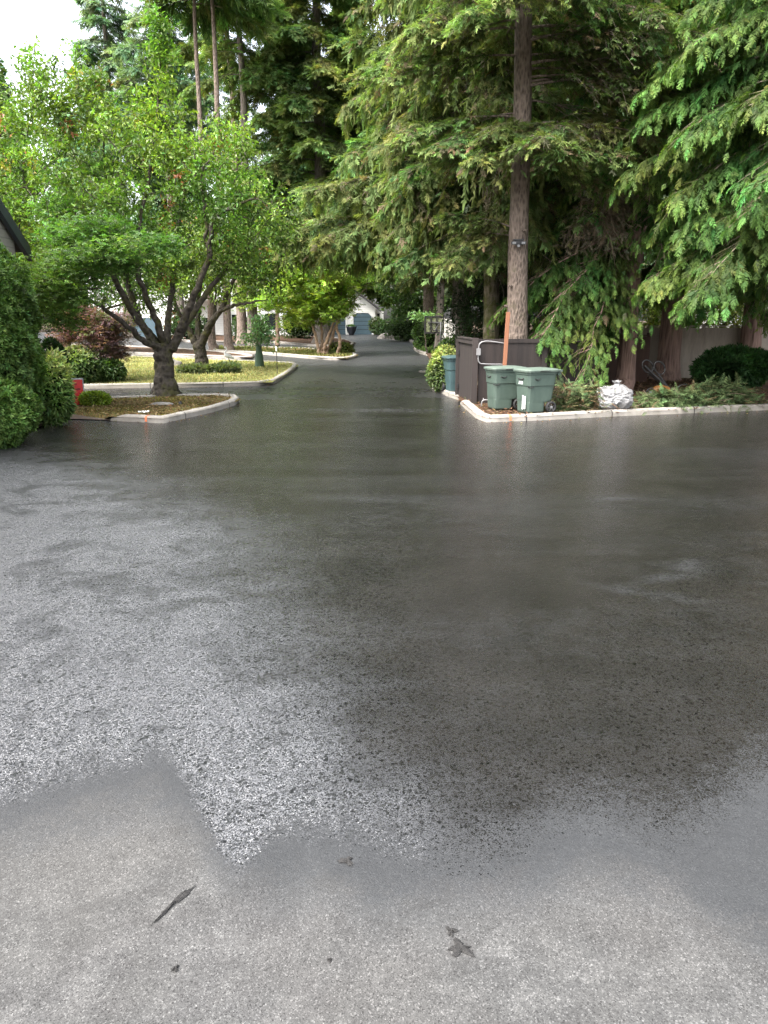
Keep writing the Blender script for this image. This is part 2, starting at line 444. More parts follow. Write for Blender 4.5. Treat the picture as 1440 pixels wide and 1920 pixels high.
    if dead:
        k = rng.random(N) < dead * (1 + 1.2 * lump(pos, 0.6, 9.1 + seed))
        mA[k] = np.array([0.075, 0.06, 0.04]); mB[k] = np.array([0.20, 0.165, 0.10])
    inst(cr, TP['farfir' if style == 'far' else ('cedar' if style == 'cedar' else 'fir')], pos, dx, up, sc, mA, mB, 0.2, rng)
    if wpos:
        w = np.concatenate(wpos); s = np.concatenate(wsc); kz = w[:, 2] - s > zmin; w, s = w[kz], s[kz]; n = len(w)
        d = np.array([0, 0, -1.0]) + rng.normal(0, 0.09, (n, 3)); a = rng.uniform(0, 2*np.pi, n)
        c = 1 + 0.5 * lump(w, 0.5, seed)
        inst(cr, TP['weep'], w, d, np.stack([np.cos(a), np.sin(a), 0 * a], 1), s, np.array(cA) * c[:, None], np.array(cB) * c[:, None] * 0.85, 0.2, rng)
    tk.obj('trunk', M[bark], root, True)
    cr.obj('crown', M['cedar_leaf' if style == 'cedar' else 'fir_leaf'], root)
    return root

def broad_tree(name, label, base, limbs, blobs, leaf=0.11, per=30, cA=(0.03, 0.06, 0.012), cB=(0.11, 0.20, 0.03), tplname='leaf', seed=0, bark='bark_cherry',
               cat='tree', group=None, flat=0.0, leafmat='broad_leaf', special=None, spread=0.32, twig=0.012, core=None, hang=0.25, sides=10, hue=None, parts=('trunk', 'crown')):
    """limbs: world polylines with radii; blobs: (centre, (rx,ry,rz), clusters) filled with twigs that grow back to the limbs"""
    rng = np.random.default_rng(seed); base = np.asarray(base, float)
    root = empty(name, base, label, cat, group)
    tk = Acc(); cr = Acc(); nodes = []; nrad = []
    for pts, r in limbs:
        n = 4 + 4 * len(pts)
        c = curve(pts, n); c[1:-1] += rng.normal(0, 0.02, (n - 2, 3))
        rr = np.interp(np.linspace(0, 1, n), np.linspace(0, 1, len(r)), r)
        c2 = curve(c, 3 * n); V, F, F3 = tube_vf(c2, np.interp(np.linspace(0, 1, 3 * n), np.linspace(0, 1, n), rr), sides + 4, True, 0.0, rng); V = V + (0.10 * np.interp(np.linspace(0, 1, 3 * n), np.linspace(0, 1, n), rr).mean()) * np.stack([lump(V, 4.0, 1.0 + seed), lump(V, 4.0, 7.0 + seed), 0 * V[:, 0]], 1) * 2.0; tk.add(V - base, F, F3)
        nodes.append(c[n // 3:])
    nodes = np.concatenate(nodes)
    tgt, org = [], []
    for (c, rad, n) in blobs:
        u = nrm(rng.standard_normal((n, 3))) * (rng.random(n) ** 0.42)[:, None]
        tgt.append(np.asarray(c) + u * np.asarray(rad)); org.append(np.repeat(np.asarray(c)[None], n, 0))
    tgt = np.concatenate(tgt)
    ok = tgt[:, 2] > zg(tgt[:, 1]) + 0.12; tgt = tgt[ok]
    d0 = np.min(np.linalg.norm(tgt[:, None, :] - nodes[None], axis=2), axis=1)
    tgt = tgt[np.argsort(d0)]
    allp = np.concatenate([nodes, tgt]); cnt = len(nodes)
    starts = np.zeros_like(tgt)
    for i in range(len(tgt)):
        D = np.linalg.norm(allp[:cnt + i] - tgt[i], axis=1) + 0.35 * np.clip(allp[:cnt + i, 2] - tgt[i, 2], 0, None)
        starts[i] = allp[int(np.argmin(D))]
    for s, e in zip(starts, tgt):
        L = np.linalg.norm(e - s)
        if L < 0.05: continue
        m = (s + e) / 2 + np.array([0, 0, 0.10 * L]) + rng.normal(0, 0.05 * L, 3)
        tk.add(*[x if k else x - base for k, x in enumerate(tube_vf(curve([s, m, e], 5), np.linspace(twig * (0.8 + 0.9 * L), twig * 0.35, 5), 4, False)[:2])])
    n = len(tgt); N = n * per
    ci = np.repeat(np.arange(n), per)
    back = rng.random(N) ** 1.3
    td = nrm(tgt - starts + 1e-4)
    p = tgt[ci] - (tgt - starts)[ci] * (0.8 * back)[:, None] * np.minimum(1, 0.7 / (np.linalg.norm(tgt - starts, axis=1) + 1e-6))[ci][:, None]
    off = rng.normal(0, spread, (N, 3)); off[:, 2] *= (1 - 0.75 * flat)
    p = p + off * 0.6
    d = td[ci] * 0.5 + rng.normal(0, 0.75, (N, 3)); d[:, 2] = d[:, 2] * (1 - 0.8 * flat) - hang
    up = np.array([0, 0, 1.0]) + rng.normal(0, 0.5 * (1 - 0.6 * flat), (N, 3))
    s = leaf * rng.uniform(0.65, 1.3, N)
    cl = 1 + 0.35 * rng.standard_normal(n); cl = np.clip(cl + 0.5 * lump(tgt, 0.6, seed), 0.45, 1.9)
    A = np.array(cA) * cl[ci][:, None]; B = np.array(cB) * cl[ci][:, None]
    if hue is not None:
        f = np.clip(lump(tgt, 0.5, 5.0 + seed) * 1.6 + 0.3, 0, 1)[ci][:, None]
        B = B * (1 - f) + np.array(hue) * cl[ci][:, None] * f
    for (frac, a, b, top) in (special or []):
        w = rng.random(n) < frac * (1 + (top * (tgt[:, 2] - tgt[:, 2].mean()) / (np.ptp(tgt[:, 2]) + 1e-6) * 4 if top else 0))
        A[w[ci]] = a; B[w[ci]] = b
    k = p[:, 2] > zg(p[:, 1]) + 0.03
    inst(cr, TP[tplname], (p - base)[k], d[k], up[k], s[k], A[k], B[k], 0.18, rng)
    if parts[0]: tk.obj(parts[0], M[bark], root, True)
    cr.obj(parts[1], M[leafmat], root)
    return root

def bush(name, label, base, rad, n, leaf, cA, cB, tplname='leaf', seed=0, cat='shrub', group=None, rough=0.22, leafmat='broad_leaf', outward=0.8, boxy=2.0, grad=0.0, core=0.8, var=0.2, down=0.0, lumps=1.6, layers=0.16, hue=None):
    """a leafy mass: leaves stand on an uneven surface around a dark twiggy inside; base = centre of the foot"""
    rng = np.random.default_rng(seed); base = np.asarray(base, float)
    root = empty(name, base, label, cat, group)
    u = nrm(rng.standard_normal((n, 3))); u[:, 2] = np.abs(u[:, 2]) * 2 - 1 if False else u[:, 2]
    def surf(u, k=1.0):
        e = (np.abs(u) ** boxy).sum(1) ** (-1.0 / boxy)
        q = u * e[:, None]
        r = 1 + rough * lump(q * np.asarray(rad), lumps, seed * 1.3) + 0.5 * rough * lump(q * np.asarray(rad), lumps * 2.7, seed)
        return q * (r * k)[:, None] * np.asarray(rad) + np.array([0, 0, rad[2]])
    p = surf(u); dep = 1 - layers * rng.random(n) ** 1.5
    c0 = np.array([0, 0, rad[2]])
    p = c0 + (p - c0) * dep[:, None]
    keep = p[:, 2] > 0.02; p, u2, dep = p[keep], u[keep], dep[keep]; n = len(p)
    nn = nrm(u2 / np.asarray(rad))
    d = nn * outward + rng.normal(0, 0.55, (n, 3)); d[:, 2] -= down
    up = nn * 0.7 + np.array([0, 0, 0.7]) + rng.normal(0, 0.35, (n, 3))
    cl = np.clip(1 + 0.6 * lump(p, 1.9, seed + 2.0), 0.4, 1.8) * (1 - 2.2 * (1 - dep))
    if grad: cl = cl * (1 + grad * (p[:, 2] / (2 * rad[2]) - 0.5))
    A = np.array(cA) * cl[:, None]; B = np.array(cB) * cl[:, None]
    if hue is not None:
        f = np.clip((p[:, 2] / (2 * rad[2]) - 0.55) * 2.5 + 0.5 * lump(p, 1.5, 3.3), 0, 1)[:, None]
        B = B * (1 - f) + np.array(hue) * f * cl[:, None]
    acc = Acc(); inst(acc, TP[tplname], p, d, up, leaf * rng.uniform(0.65, 1.35, n), A, B, var, rng)
    acc.obj('foliage', M[leafmat], root)
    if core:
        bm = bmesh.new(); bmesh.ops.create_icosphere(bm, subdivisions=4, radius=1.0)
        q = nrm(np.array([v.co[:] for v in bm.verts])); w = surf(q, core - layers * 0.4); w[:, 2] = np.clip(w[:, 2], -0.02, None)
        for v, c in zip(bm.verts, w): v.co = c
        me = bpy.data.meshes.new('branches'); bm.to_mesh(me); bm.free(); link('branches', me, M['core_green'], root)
    return root
# ------------------------------------------------------------------ the setting
def chaikin(p, k, closed):
    p = np.asarray(p, float)
    for _ in range(k):
        q = []
        n = len(p)
        for i in range(n if closed else n - 1):
            a, b = p[i], p[(i + 1) % n]
            q += [a * 0.75 + b * 0.25, a * 0.25 + b * 0.75]
        p = np.array(([] if closed else [p[0]]) + q + ([] if closed else [p[-1]]))
    return p
def offsets(p, closed):
    n = len(p); N = np.zeros((n, 2))
    for i in range(n):
        a = p[i - 1] if (closed or i > 0) else p[i]; b = p[(i + 1) % n] if (closed or i < n - 1) else p[i]
        d1 = nrm(p[i] - a) if (closed or i > 0) else None; d2 = nrm(b - p[i]) if (closed or i < n - 1) else None
        d1 = d2 if d1 is None else d1; d2 = d1 if d2 is None else d2
        n1 = np.array([-d1[1], d1[0]]); n2 = np.array([-d2[1], d2[0]]); m = nrm(n1 + n2)
        N[i] = m / max(0.5, float(np.dot(m, n1)))
    return N
def inside(p, poly):
    x, y = p[:, 0], p[:, 1]; r = np.zeros(len(p), bool); n = len(poly)
    for i in range(n):
        (x1, y1), (x2, y2) = poly[i], poly[(i + 1) % n]
        c = ((y1 > y) != (y2 > y))
        with np.errstate(divide='ignore', invalid='ignore'):
            r ^= c & (x < (x2 - x1) * (y - y1) / (y2 - y1 + 1e-12) + x1)
    return r
def area(p): x, y = p[:, 0], p[:, 1]; return 0.5 * np.sum(x * np.roll(y, -1) - np.roll(x, -1) * y)
def densify(p, closed, step):
    q = []; n = len(p)
    for i in range(n if closed else n - 1):
        a, b = p[i], p[(i + 1) % n]; k = max(1, int(np.linalg.norm(b - a) / step))
        q += [a + (b - a) * j / k for j in range(k)]
    if not closed: q.append(p[-1])
    return np.array(q)
KPROF = [(0.0, -0.05), (0.006, 0.09), (0.018, 0.128), (0.045, 0.148), (0.09, 0.152), (0.17, 0.150), (0.192, 0.14), (0.20, 0.05)]
def kerb(name, pts, closed=False, label=None, wid=1.0, ends=True, h=1.0):
    """concrete kerb swept along the outline; its body lies to the LEFT of the direction of travel"""
    p = densify(np.asarray(pts, float), closed, 0.3); N = offsets(p, closed); n = len(p); m = len(KPROF)
    rng = np.random.default_rng(len(p)); V = []; K = []
    u = np.concatenate([[0], np.cumsum(np.linalg.norm(np.diff(p, axis=0), axis=1))])
    for i in range(n):
        e = 1.0
        if not closed and ends:
            e = min(1.0, 0.35 + min(u[i], u[-1] - u[i]) / 0.35 * 0.65)
        for (o, z) in KPROF:
            q = p[i] + N[i] * (o * wid + rng.normal(0, 0.004))
            V.append((q[0], q[1], float(zg(q[1])) + (z * e * h + rng.normal(0, 0.003) if z > 0 else z))); K.append((u[i] % 1000, 0, 0))
    V = np.array(V); F = []
    for i in range(n if closed else n - 1):
        j = (i + 1) % n
        for k in range(m - 1): F.append((i*m + k, j*m + k, j*m + k + 1, i*m + k + 1))
    if not closed:
        V = np.concatenate([V, V[[m-1, n*m-1]]])  # end caps as fans
        K = K + [K[0], K[-1]]
        F3 = [(0 + k, 0 + k + 1, n*m) for k in range(m - 2)] + [((n-1)*m + k + 1, (n-1)*m + k, n*m + 1) for k in range(m - 2)]
    else: F3 = []
    a = Acc(); a.add(V, F, F3, np.array(K))
    o = a.obj(name, M['kerb'], None, True); tag(o, label, None, None, 'structure')
    return o
def infill(name, poly, mat, h=0.1, amp=0.04, step=0.35, label=None, sc=0.9, seed=0, dropx=None):
    poly = np.asarray(poly, float)
    if area(poly) < 0: poly = poly[::-1]
    bm = bmesh.new(); vs = [bm.verts.new((x, y, 0)) for x, y in densify(poly, True, step * 1.5)]
    f = bm.faces.new(vs); bmesh.ops.triangulate(bm, faces=[f])
    for _ in range(7):
        long = [e for e in bm.edges if e.calc_length() > step]
        if not long or len(bm.verts) > 60000: break
        bmesh.ops.subdivide_edges(bm, edges=long, cuts=1)
        bmesh.ops.triangulate(bm, faces=[q for q in bm.faces if len(q.verts) > 3])
    bd = {v for e in bm.edges if e.is_boundary for v in e.verts}
    for v in bm.verts:
        k = 0.25 if v in bd else 1.0
        v.co.z = float(zg(v.co.y)) + h + amp * k * (mnoise.noise(Vector((v.co.x * sc, v.co.y * sc, seed))) + 0.5 * mnoise.noise(Vector((v.co.x * sc * 4, v.co.y * sc * 4, seed))))
    if dropx is not None:
        for v in bd:
            if v.co.x < dropx: v.co.z = float(zg(v.co.y)) - 0.02
    for f in bm.faces: f.smooth = True
    bm.normal_update()
    me = bpy.data.meshes.new(name); bm.to_mesh(me); bm.free()
    o = link(name, me, mat); tag(o, label, None, None, 'structure'); return o

# materials of the setting
g = NG('kerb_concrete')
u = g.attr('Col').outputs['Color']; sep = g.n('ShaderNodeSeparateColor'); g.l(u, sep.inputs[0])
fr = g.math('FRACT', g.math('DIVIDE', sep.outputs[0], 2.35)); jt = g.math('LESS_THAN', fr, 0.014)
nz = g.noise(3.0, 6, 0.7); nf = g.noise(60, 3, 0.6)
c = g.ramp(g.math('ADD', g.math('MULTIPLY', nz, 0.75), g.math('MULTIPLY', nf, 0.25)), [(0.3, (0.15, 0.132, 0.11)), (0.52, (0.26, 0.242, 0.213)), (0.75, (0.33, 0.315, 0.287))])
geo = g.n('ShaderNodeNewGeometry'); sx = g.n('ShaderNodeSeparateXYZ'); g.l(geo.outputs['Normal'], sx.inputs[0])
dirt = g.math('MULTIPLY', g.math('SUBTRACT', 0.95, sx.outputs['Z'], True), g.ramp(g.noise(2.2, 5, 0.7), [(0.35, 0.1), (0.65, 0.75)]))
c = g.mix(dirt, c, (0.20, 0.18, 0.15))
c = g.mix(jt, c, (0.05, 0.045, 0.04)); g.set(Base_Color=c, Roughness=0.9, Normal=g.bump(g.math('SUBTRACT', g.math('ADD', nf, nz), jt), 0.6, 0.012)); M['kerb'] = g.m
def soil(name, c1, c2, c3, sc=9.0, bump=0.9, big=0.8):
    g = NG(name); a = g.noise(sc, 6, 0.7); b = g.noise(big, 4, 0.6); v = g.voro(sc * 4)
    col = g.ramp(a, [(0.3, c1), (0.55, c2), (0.75, c3)])
    col = g.mix(g.ramp(b, [(0.42, 0.0), (0.65, 0.65)]), col, c1)
    col = g.mix(0.45, col, g.mix(1.0, col, v['Color'], 'MULTIPLY'))
    g.set(Base_Color=col, Roughness=0.95, Normal=g.bump(g.math('ADD', a, g.math('MULTIPLY', v['Distance'], 0.8)), bump, 0.04)); g.b.inputs['Specular IOR Level'].default_value = 0.15
    return g.m
M['forest_floor'] = soil('forest_floor', (0.05, 0.034, 0.02), (0.085, 0.058, 0.034), (0.12, 0.09, 0.05), 5)
M['mulch'] = soil('bark_mulch', (0.065, 0.038, 0.024), (0.125, 0.075, 0.046), (0.20, 0.13, 0.085), 10)
M['lawn_soil'] = soil('dry_lawn', (0.17, 0.17, 0.055), (0.26, 0.25, 0.085), (0.37, 0.33, 0.15), 7, 0.7, 0.7)
M['moss_soil'] = soil('mossy_mulch', (0.09, 0.075, 0.02), (0.18, 0.135, 0.05), (0.25, 0.20, 0.10), 9, 0.9, 1.6)
M['path'] = soil('worn_path', (0.11, 0.085, 0.07), (0.17, 0.135, 0.11), (0.21, 0.175, 0.145), 14, 0.35, 1.2)

# ground sheet to the horizon, a little below every other surface
a = Acc(); ys = np.concatenate([[-300, -60, -20], np.arange(-6, 90, 1.5), [120, 200, 400, 900]]); xs = np.concatenate([[-600, -150], np.arange(-60, 61, 4), [150, 600]])
XX, YY = np.meshgrid(xs, ys); ZZ = zg(YY) - 0.03
nx = len(xs); ii, jj = np.meshgrid(np.arange(nx - 1), np.arange(len(ys) - 1)); q = (jj * nx + ii).ravel()
a.add(np.stack([XX, YY, ZZ], -1).reshape(-1, 3), np.stack([q, q + 1, q + nx + 1, q + nx], 1))
tag(a.obj('ground', M['forest_floor'], None, True), 'brown forest floor under the trees', None, None, 'structure')

# asphalt: one sheet, finer where it is near; point attributes say how wet the fresh sealer is
def grow(a, b, s0, k):
    r = [a]; s = s0
    while r[-1] < b: r.append(r[-1] + s); s *= k
    return np.array(r)
ys = np.concatenate([np.arange(-8, 0.8, 0.8), grow(0.8, 78, 0.035, 1.0105)])
xr = grow(0, 46, 0.04, 1.025); xs = np.concatenate([-xr[:0:-1], xr])
XX, YY = np.meshgrid(xs, ys); ZZ = zg(YY) + 0.0
EDGE = np.array([(-4000,1600),(-300,1560),(0,1500),(130,1452),(250,1428),(300,1400),(335,1440),(380,1530),(420,1605),(450,1628),(478,1600),(515,1562),(570,1548),(640,1555),(740,1580),(850,1600),(960,1590),(1040,1525),(1120,1508),(1250,1545),(1330,1515),(1400,1455),(1460,1430),(1800,1380),(5000,1380)], float)
DAMP = np.array([(-4000,1700),(-300,1640),(0,1590),(150,1545),(280,1515),(360,1560),(420,1650),(520,1700),(600,1660),(700,1720),(850,1700),(1000,1690),(1100,1650),(1250,1680),(1350,1740),(1440,1800),(1800,1900),(5000,2100)], float)
dz = CP * YY - SP * (ZZ - CAMZ)                       # where each ground point lies relative to the edge of the sealed area
ppx = 720 + FPX * XX / np.maximum(dz, 0.05); ppy = 960 - FPX * ((ZZ - CAMZ) * CP + YY * SP) / np.maximum(dz, 0.05)
front = YY > 0.9
e = np.interp(ppx, EDGE[:, 0], EDGE[:, 1]); dd = np.interp(ppx, DAMP[:, 0], DAMP[:, 1])
sealed = np.where(front, np.clip((e - ppy) / np.interp(ppx, [0, 300, 450, 560, 800, 1440], [150, 110, 75, 150, 260, 300]) + 0.45, 0, 1), 0.0)
damp = np.where(front, np.clip((dd - ppy) / 190 + 0.5, 0, 1), 0.0)
def blob(x, y, rx, ry, rot=0.0):
    c, s_ = math.cos(rot), math.sin(rot); X, Y = XX - x, YY - y
    return np.exp(-(((X*c + Y*s_) / rx) ** 2 + ((-X*s_ + Y*c) / ry) ** 2))
pud = np.zeros_like(XX)                               # where the sealer is already drying to a duller, sky-grey sheen
for (px, py, rx, ry, ro, w) in [(1290,1060,.22,.10,.9,.5),(1150,935,.5,.12,.2,.4),(1200,1110,.7,.12,-.5,.35),(1240,1085,.5,.1,.4,.35),(700,935,1.2,.3,0,.35),(640,700,3.5,1.2,0,.7),(560,700,1.5,1.8,.4,.75),(470,745,2.2,.8,0,.8),(820,740,.9,1.2,0,.7),(690,660,3,2.5,0,.5),(620,735,3.5,.7,0,.45),(700,770,3,.6,0,.4),(380,730,3,.5,0,.6),(1000,1560,.5,.12,0,.35)]:
    c0 = G(px, py); pud = np.maximum(pud, w * blob(c0[0], c0[1], rx, ry, ro))
yk = np.array([600, 820, 880, 950, 1100, 1250, 1400, 1500, 1600, 2500.])
xa = np.interp(ppy, yk, [-900, -500, -100, 120, 280, 330, 420, 480, 520, 520]); xb = np.interp(ppy, yk, [-500, 250, 450, 620, 760, 800, 860, 1000, 1100, 1100])
lf = np.clip((xb - ppx) / np.maximum(xb - xa, 1), 0, 1); lf = lf * lf * (3 - 2 * lf)
pud = np.maximum(pud, 0.08 * np.clip((YY - 5) / 5, 0, 1))
pud = np.maximum(pud, 0.75 * np.clip((YY - 17) / 14, 0, 1))
pud = np.where(front, np.maximum(pud, lf), 0.0)
KK = np.stack([sealed, damp, pud], -1).reshape(-1, 3)
a = Acc(); nx = len(xs); ii, jj = np.meshgrid(np.arange(nx - 1), np.arange(len(ys) - 1)); q = (jj * nx + ii).ravel()
a.add(np.stack([XX, YY, ZZ], -1).reshape(-1, 3), np.stack([q, q + 1, q + nx + 1, q + nx], 1), None, KK)
g = NG('sealed_asphalt')
sep = g.n('ShaderNodeSeparateColor'); g.l(g.attr('Col').outputs['Color'], sep.inputs[0])
n_mid = g.noise(5.0, 5, 0.65); n_big = g.noise(0.9, 4, 0.6); n_edge = g.noise(14, 6, 0.75); grain = g.voro(175.0); grain2 = g.noise(170, 2, 0.6); speck = g.voro(200.0)
fine = g.noise(55, 5, 0.75)
sepc = g.n('ShaderNodeSeparateColor'); g.l(grain['Color'], sepc.inputs[0])
s0 = g.math('ADD', sep.outputs[0], g.math('ADD', g.math('MULTIPLY', g.math('SUBTRACT', n_edge, 0.5), 0.7), g.math('MULTIPLY', g.math('SUBTRACT', sepc.outputs[2], 0.5), 0.42)))
s0 = g.math('ADD', s0, g.math('MULTIPLY', g.math('SUBTRACT', n_mid, 0.5), 0.3))
seal = g.ramp(s0, [(0.40, 0.0), (0.60, 1.0)])
d0 = g.math('ADD', sep.outputs[1], g.math('ADD', g.math('MULTIPLY', g.math('SUBTRACT', n_mid, 0.5), 1.1), g.math('MULTIPLY', g.math('SUBTRACT', fine, 0.5), 1.1)))
dmp = g.ramp(d0, [(0.2, 0.0), (0.85, 1.0)])
spk = g.ramp(speck['Color'], [(0.1, 0.35), (0.3, 0.9), (0.72, 1.1), (0.93, 2.3)])
dry = g.ramp(g.math('ADD', g.math('MULTIPLY', n_mid, 0.55), g.math('MULTIPLY', fine, 0.45)), [(0.34, (0.029, 0.0289, 0.0284)), (0.5, (0.052, 0.052, 0.0508)), (0.66, (0.088, 0.0872, 0.084))])
dry = g.mix(g.ramp(n_big, [(0.42, 0.0), (0.62, 0.7)]), dry, (0.057, 0.0557, 0.053))
dry = g.mix(0.8, dry, g.mix(1.0, dry, spk, 'MULTIPLY'))
crk = g.voro(1.1, g.mix(0.12, g.co.outputs['Object'], g.n('ShaderNodeTexNoise').outputs['Color']), 'DISTANCE_TO_EDGE')['Distance']
crk = g.math('MULTIPLY', g.math('LESS_THAN', crk, 0.0035), g.ramp(n_mid, [(0.45, 0.0), (0.6, 1.0)]))
dry = g.mix(g.math('MULTIPLY', crk, 0.2), dry, (0.02, 0.019, 0.018))
dry = g.mix(g.ramp(g.noise(2.6, 6, 0.7, None, 0.8), [(0.54, 0.0), (0.68, 0.55)]), dry, (0.032, 0.031, 0.030))
dampc = g.mix(1.0, g.mix(0.5, dry, (0.042, 0.043, 0.045)), (0.50, 0.52, 0.54), 'MULTIPLY')
col = g.mix(dmp, dry, dampc)
blk = g.ramp(g.noise(1.3, 5, 0.6), [(0.3, (0.008, 0.0073, 0.0067)), (0.7, (0.0155, 0.0142, 0.0131))])
col = g.mix(seal, col, blk)
# large dull and shiny bands left by the squeegee
vb = g.mapping((0.16, 0.9, 1)); band = g.noise(1.0, 5, 0.6, vb, 0.6)
gl = g.math('ADD', g.math('MULTIPLY', sep.outputs[2], g.ramp(g.noise(1.5, 5, 0.65, None, 1.2), [(0.34, 0.6), (0.58, 1.25)])), g.math('ADD', g.math('MULTIPLY', g.math('SUBTRACT', band, 0.5), 0.9), g.math('MULTIPLY', g.math('SUBTRACT', n_mid, 0.5), 0.6)), True)
r_seal = g.ramp(gl, [(0.0, 0.19), (0.35, 0.26), (1.0, 0.40)])
r_all = g.mix(seal, g.mix(dmp, 0.93, 0.62), r_seal)
# every stone chip in the surface lies at its own tilt, more so where the film of sealer has thinned
def vm(op, a, b):
    x = g.n('ShaderNodeVectorMath', operation=op)
    for sock, v in ((x.inputs[0], a), (x.inputs[1], b)):
        if hasattr(v, 'is_linked'): g.l(v, sock)
        else: sock.default_value = v
    return x.outputs[0]
def sc_(a, f):
    x = g.n('ShaderNodeVectorMath', operation='SCALE'); g.l(a, x.inputs[0]); g.l(f, x.inputs['Scale']); return x.outputs[0]
tilt = vm('ADD', vm('SUBTRACT', grain['Color'], (0.5, 0.5, 0.5)), vm('MULTIPLY', vm('SUBTRACT', g.voro(350.0)['Color'], (0.5, 0.5, 0.5)), (0.7, 0.7, 0.7)))
u12 = g.math('MULTIPLY', sepc.outputs[0], sepc.outputs[1])
amt = g.math('ADD', g.math('MULTIPLY', g.math('MULTIPLY', u12, gl), 3.9), g.math('MULTIPLY', g.math('POWER', u12, 3.2), 9.0))
amt = g.math('ADD', amt, g.math('MULTIPLY', gl, 0.5))
amt = g.mix(seal, 0.12, amt)
big = g.voro(62.0); sepb = g.n('ShaderNodeSeparateColor'); g.l(big['Color'], sepb.inputs[0])
amb = g.math('MULTIPLY', g.math('MULTIPLY', g.math('POWER', g.math('MULTIPLY', sepb.outputs[0], sepb.outputs[1]), 2.6), 3.2), seal)
tilt = vm('ADD', sc_(tilt, amt), sc_(vm('SUBTRACT', big['Color'], (0.5, 0.5, 0.5)), amb))
tilt = vm('MULTIPLY', tilt, (1.0, 1.0, 0.0))
h = g.math('ADD', g.math('MULTIPLY', grain['Distance'], -1.0), g.math('MULTIPLY', grain2, 0.2))
b1 = g.bump(h, 0.30, 0.006); b2 = g.bump(n_mid, 0.06, 0.05, b1)
b2 = vm('NORMALIZE', vm('ADD', b2, tilt), (0, 0, 0))
col = g.mix(g.math('MULTIPLY', seal, g.math('MULTIPLY', gl, 0.8)), col, (0.042, 0.043, 0.046))
g.set(Base_Color=col, Roughness=r_all, Normal=b2)
g.l(g.mix(seal, g.mix(dmp, 0.12, 0.22), g.ramp(gl, [(0.0, 0.42), (1.0, 1.0)])), g.b.inputs['Specular IOR Level'])
g.b.inputs['IOR'].default_value = 1.6; M['asphalt'] = g.m
tag(a.obj('asphalt_driveway', M['asphalt'], None, True), 'freshly sealed wet black asphalt driveway with a dry grey strip nearest the camera', None, None, 'structure')

def GP(*pp): return np.array([G(x, y)[:2] for x, y in pp])
# front island under the big cherry tree
A = GP((205,789),(306,794),(400,773),(453,756),(440,746),(330,748),(205,753),(150,757))
A = np.concatenate([A, GP((110,775))])
infill('island_bed', A, M['moss_soil'], 0.1, 0.05, 0.3, 'mossy brown island bed at the foot of the big cherry tree', seed=1, dropx=A[0][0] - 0.05)
kerb('kerb', chaikin(A[:3], 0, False).tolist() + chaikin(A[2:8], 1, False)[1:].tolist(), False, 'pale concrete kerb around the front cherry tree island')
# lawn island
B = GP((-60,733),(160,729),(400,726),(510,723),(535,708),(560,690),(552,684),(440,680),(225,671),(100,664),(-60,655))
infill('lawn_bed', B, M['lawn_soil'], 0.11, 0.06, 0.5, 'yellowish lawn on the kerbed island with the second cherry tree', seed=2)
kerb('kerb', chaikin(np.concatenate([B[:4], B[4:]]), 1, True), True, 'concrete kerb around the lawn island')
C1 = GP((-60,650),(60,656),(223,664),(380,671),(473,674),(476,669),(385,660),(300,654),(60,646),(-60,642))
infill('island_bed', C1, M['mulch'], 0.1, 0.06, 0.8, 'brown bed behind the lawn on the left', seed=3)
kerb('kerb', chaikin(C1, 1, True), True, 'pale kerb of the narrow bed behind the lawn')
C2 = GP((395,661),(470,663),(540,669),(600,674),(650,676),(672,670),(664,664),(600,657),(480,653),(400,652))
infill('island_bed', C2, M['moss_soil'], 0.1, 0.06, 0.6, 'bed under the yellow-green maple', seed=4)
kerb('kerb', chaikin(C2, 2, True), True, 'rounded kerb around the yellow-green maple')
D = GP((300,640),(440,644),(515,643),(560,648),(610,651),(650,652),(668,647),(655,640),(620,635),(560,631),(440,630),(300,628))
infill('island_bed', D, M['mulch'], 0.12, 0.08, 0.8, 'mulched bed in front of the garage', seed=5)
kerb('kerb', chaikin(D, 2, True), True, 'kerb of the mulched bed in front of the garage doors')
# right-hand planting: property line bed with the bins
Ek = GP((1560,765),(1440,769),(1170,780),(1000,789),(912,792),(893,785),(862,757))
Ek2 = GP((858,750),(836,742),(809,728))
Ek3 = GP((800,667),(783,662),(774,655),(777,645),(762,637),(745,632),(722,628))
E = np.concatenate([[[26.0, Ek[0][1]]], Ek, Ek2, GP((818,702)), Ek3, GP((718,622)), [[26.0, 74.0]]])
infill('planting_bed', E, M['mulch'], 0.09, 0.06, 0.6, 'reddish brown mulch bed along the right side', seed=6)
kerb('kerb', (np.concatenate([[[26.0, Ek[0][1]]], Ek]))[::-1], False, 'long pale kerb in front of the two green bins')
kerb('kerb', Ek2[::-1], False, 'short kerb beside the bin shed and variegated shrub')
kerb('kerb', chaikin(Ek3, 1, False)[::-1], False, 'curved kerb below the basketball hoop')
W = GP((785,698),(812,698)); kerb('kerb', W, False, 'short kerb stub left of the variegated shrub')
# garden bed and worn path on the left
LB = np.array([(-30, 12.6), (-7.7, 12.9), (-7.4, 14.2), (-7.4, 16.0), *GP((100,784),(135,770),(200,754),(150,742),(60,738)), (-30, 25.5)])
infill('planting_bed', LB, M['forest_floor'], 0.03, 0.03, 0.5, 'dark bed under the hedge and shrubs on the left', seed=7)
PT = GP((60,790),(100,786),(212,789),(206,780),(190,768),(120,768),(70,775))
infill('path', PT, M['path'], 0.022, 0.008, 0.3, 'pale brown path between the shrubs and the front island', seed=8)

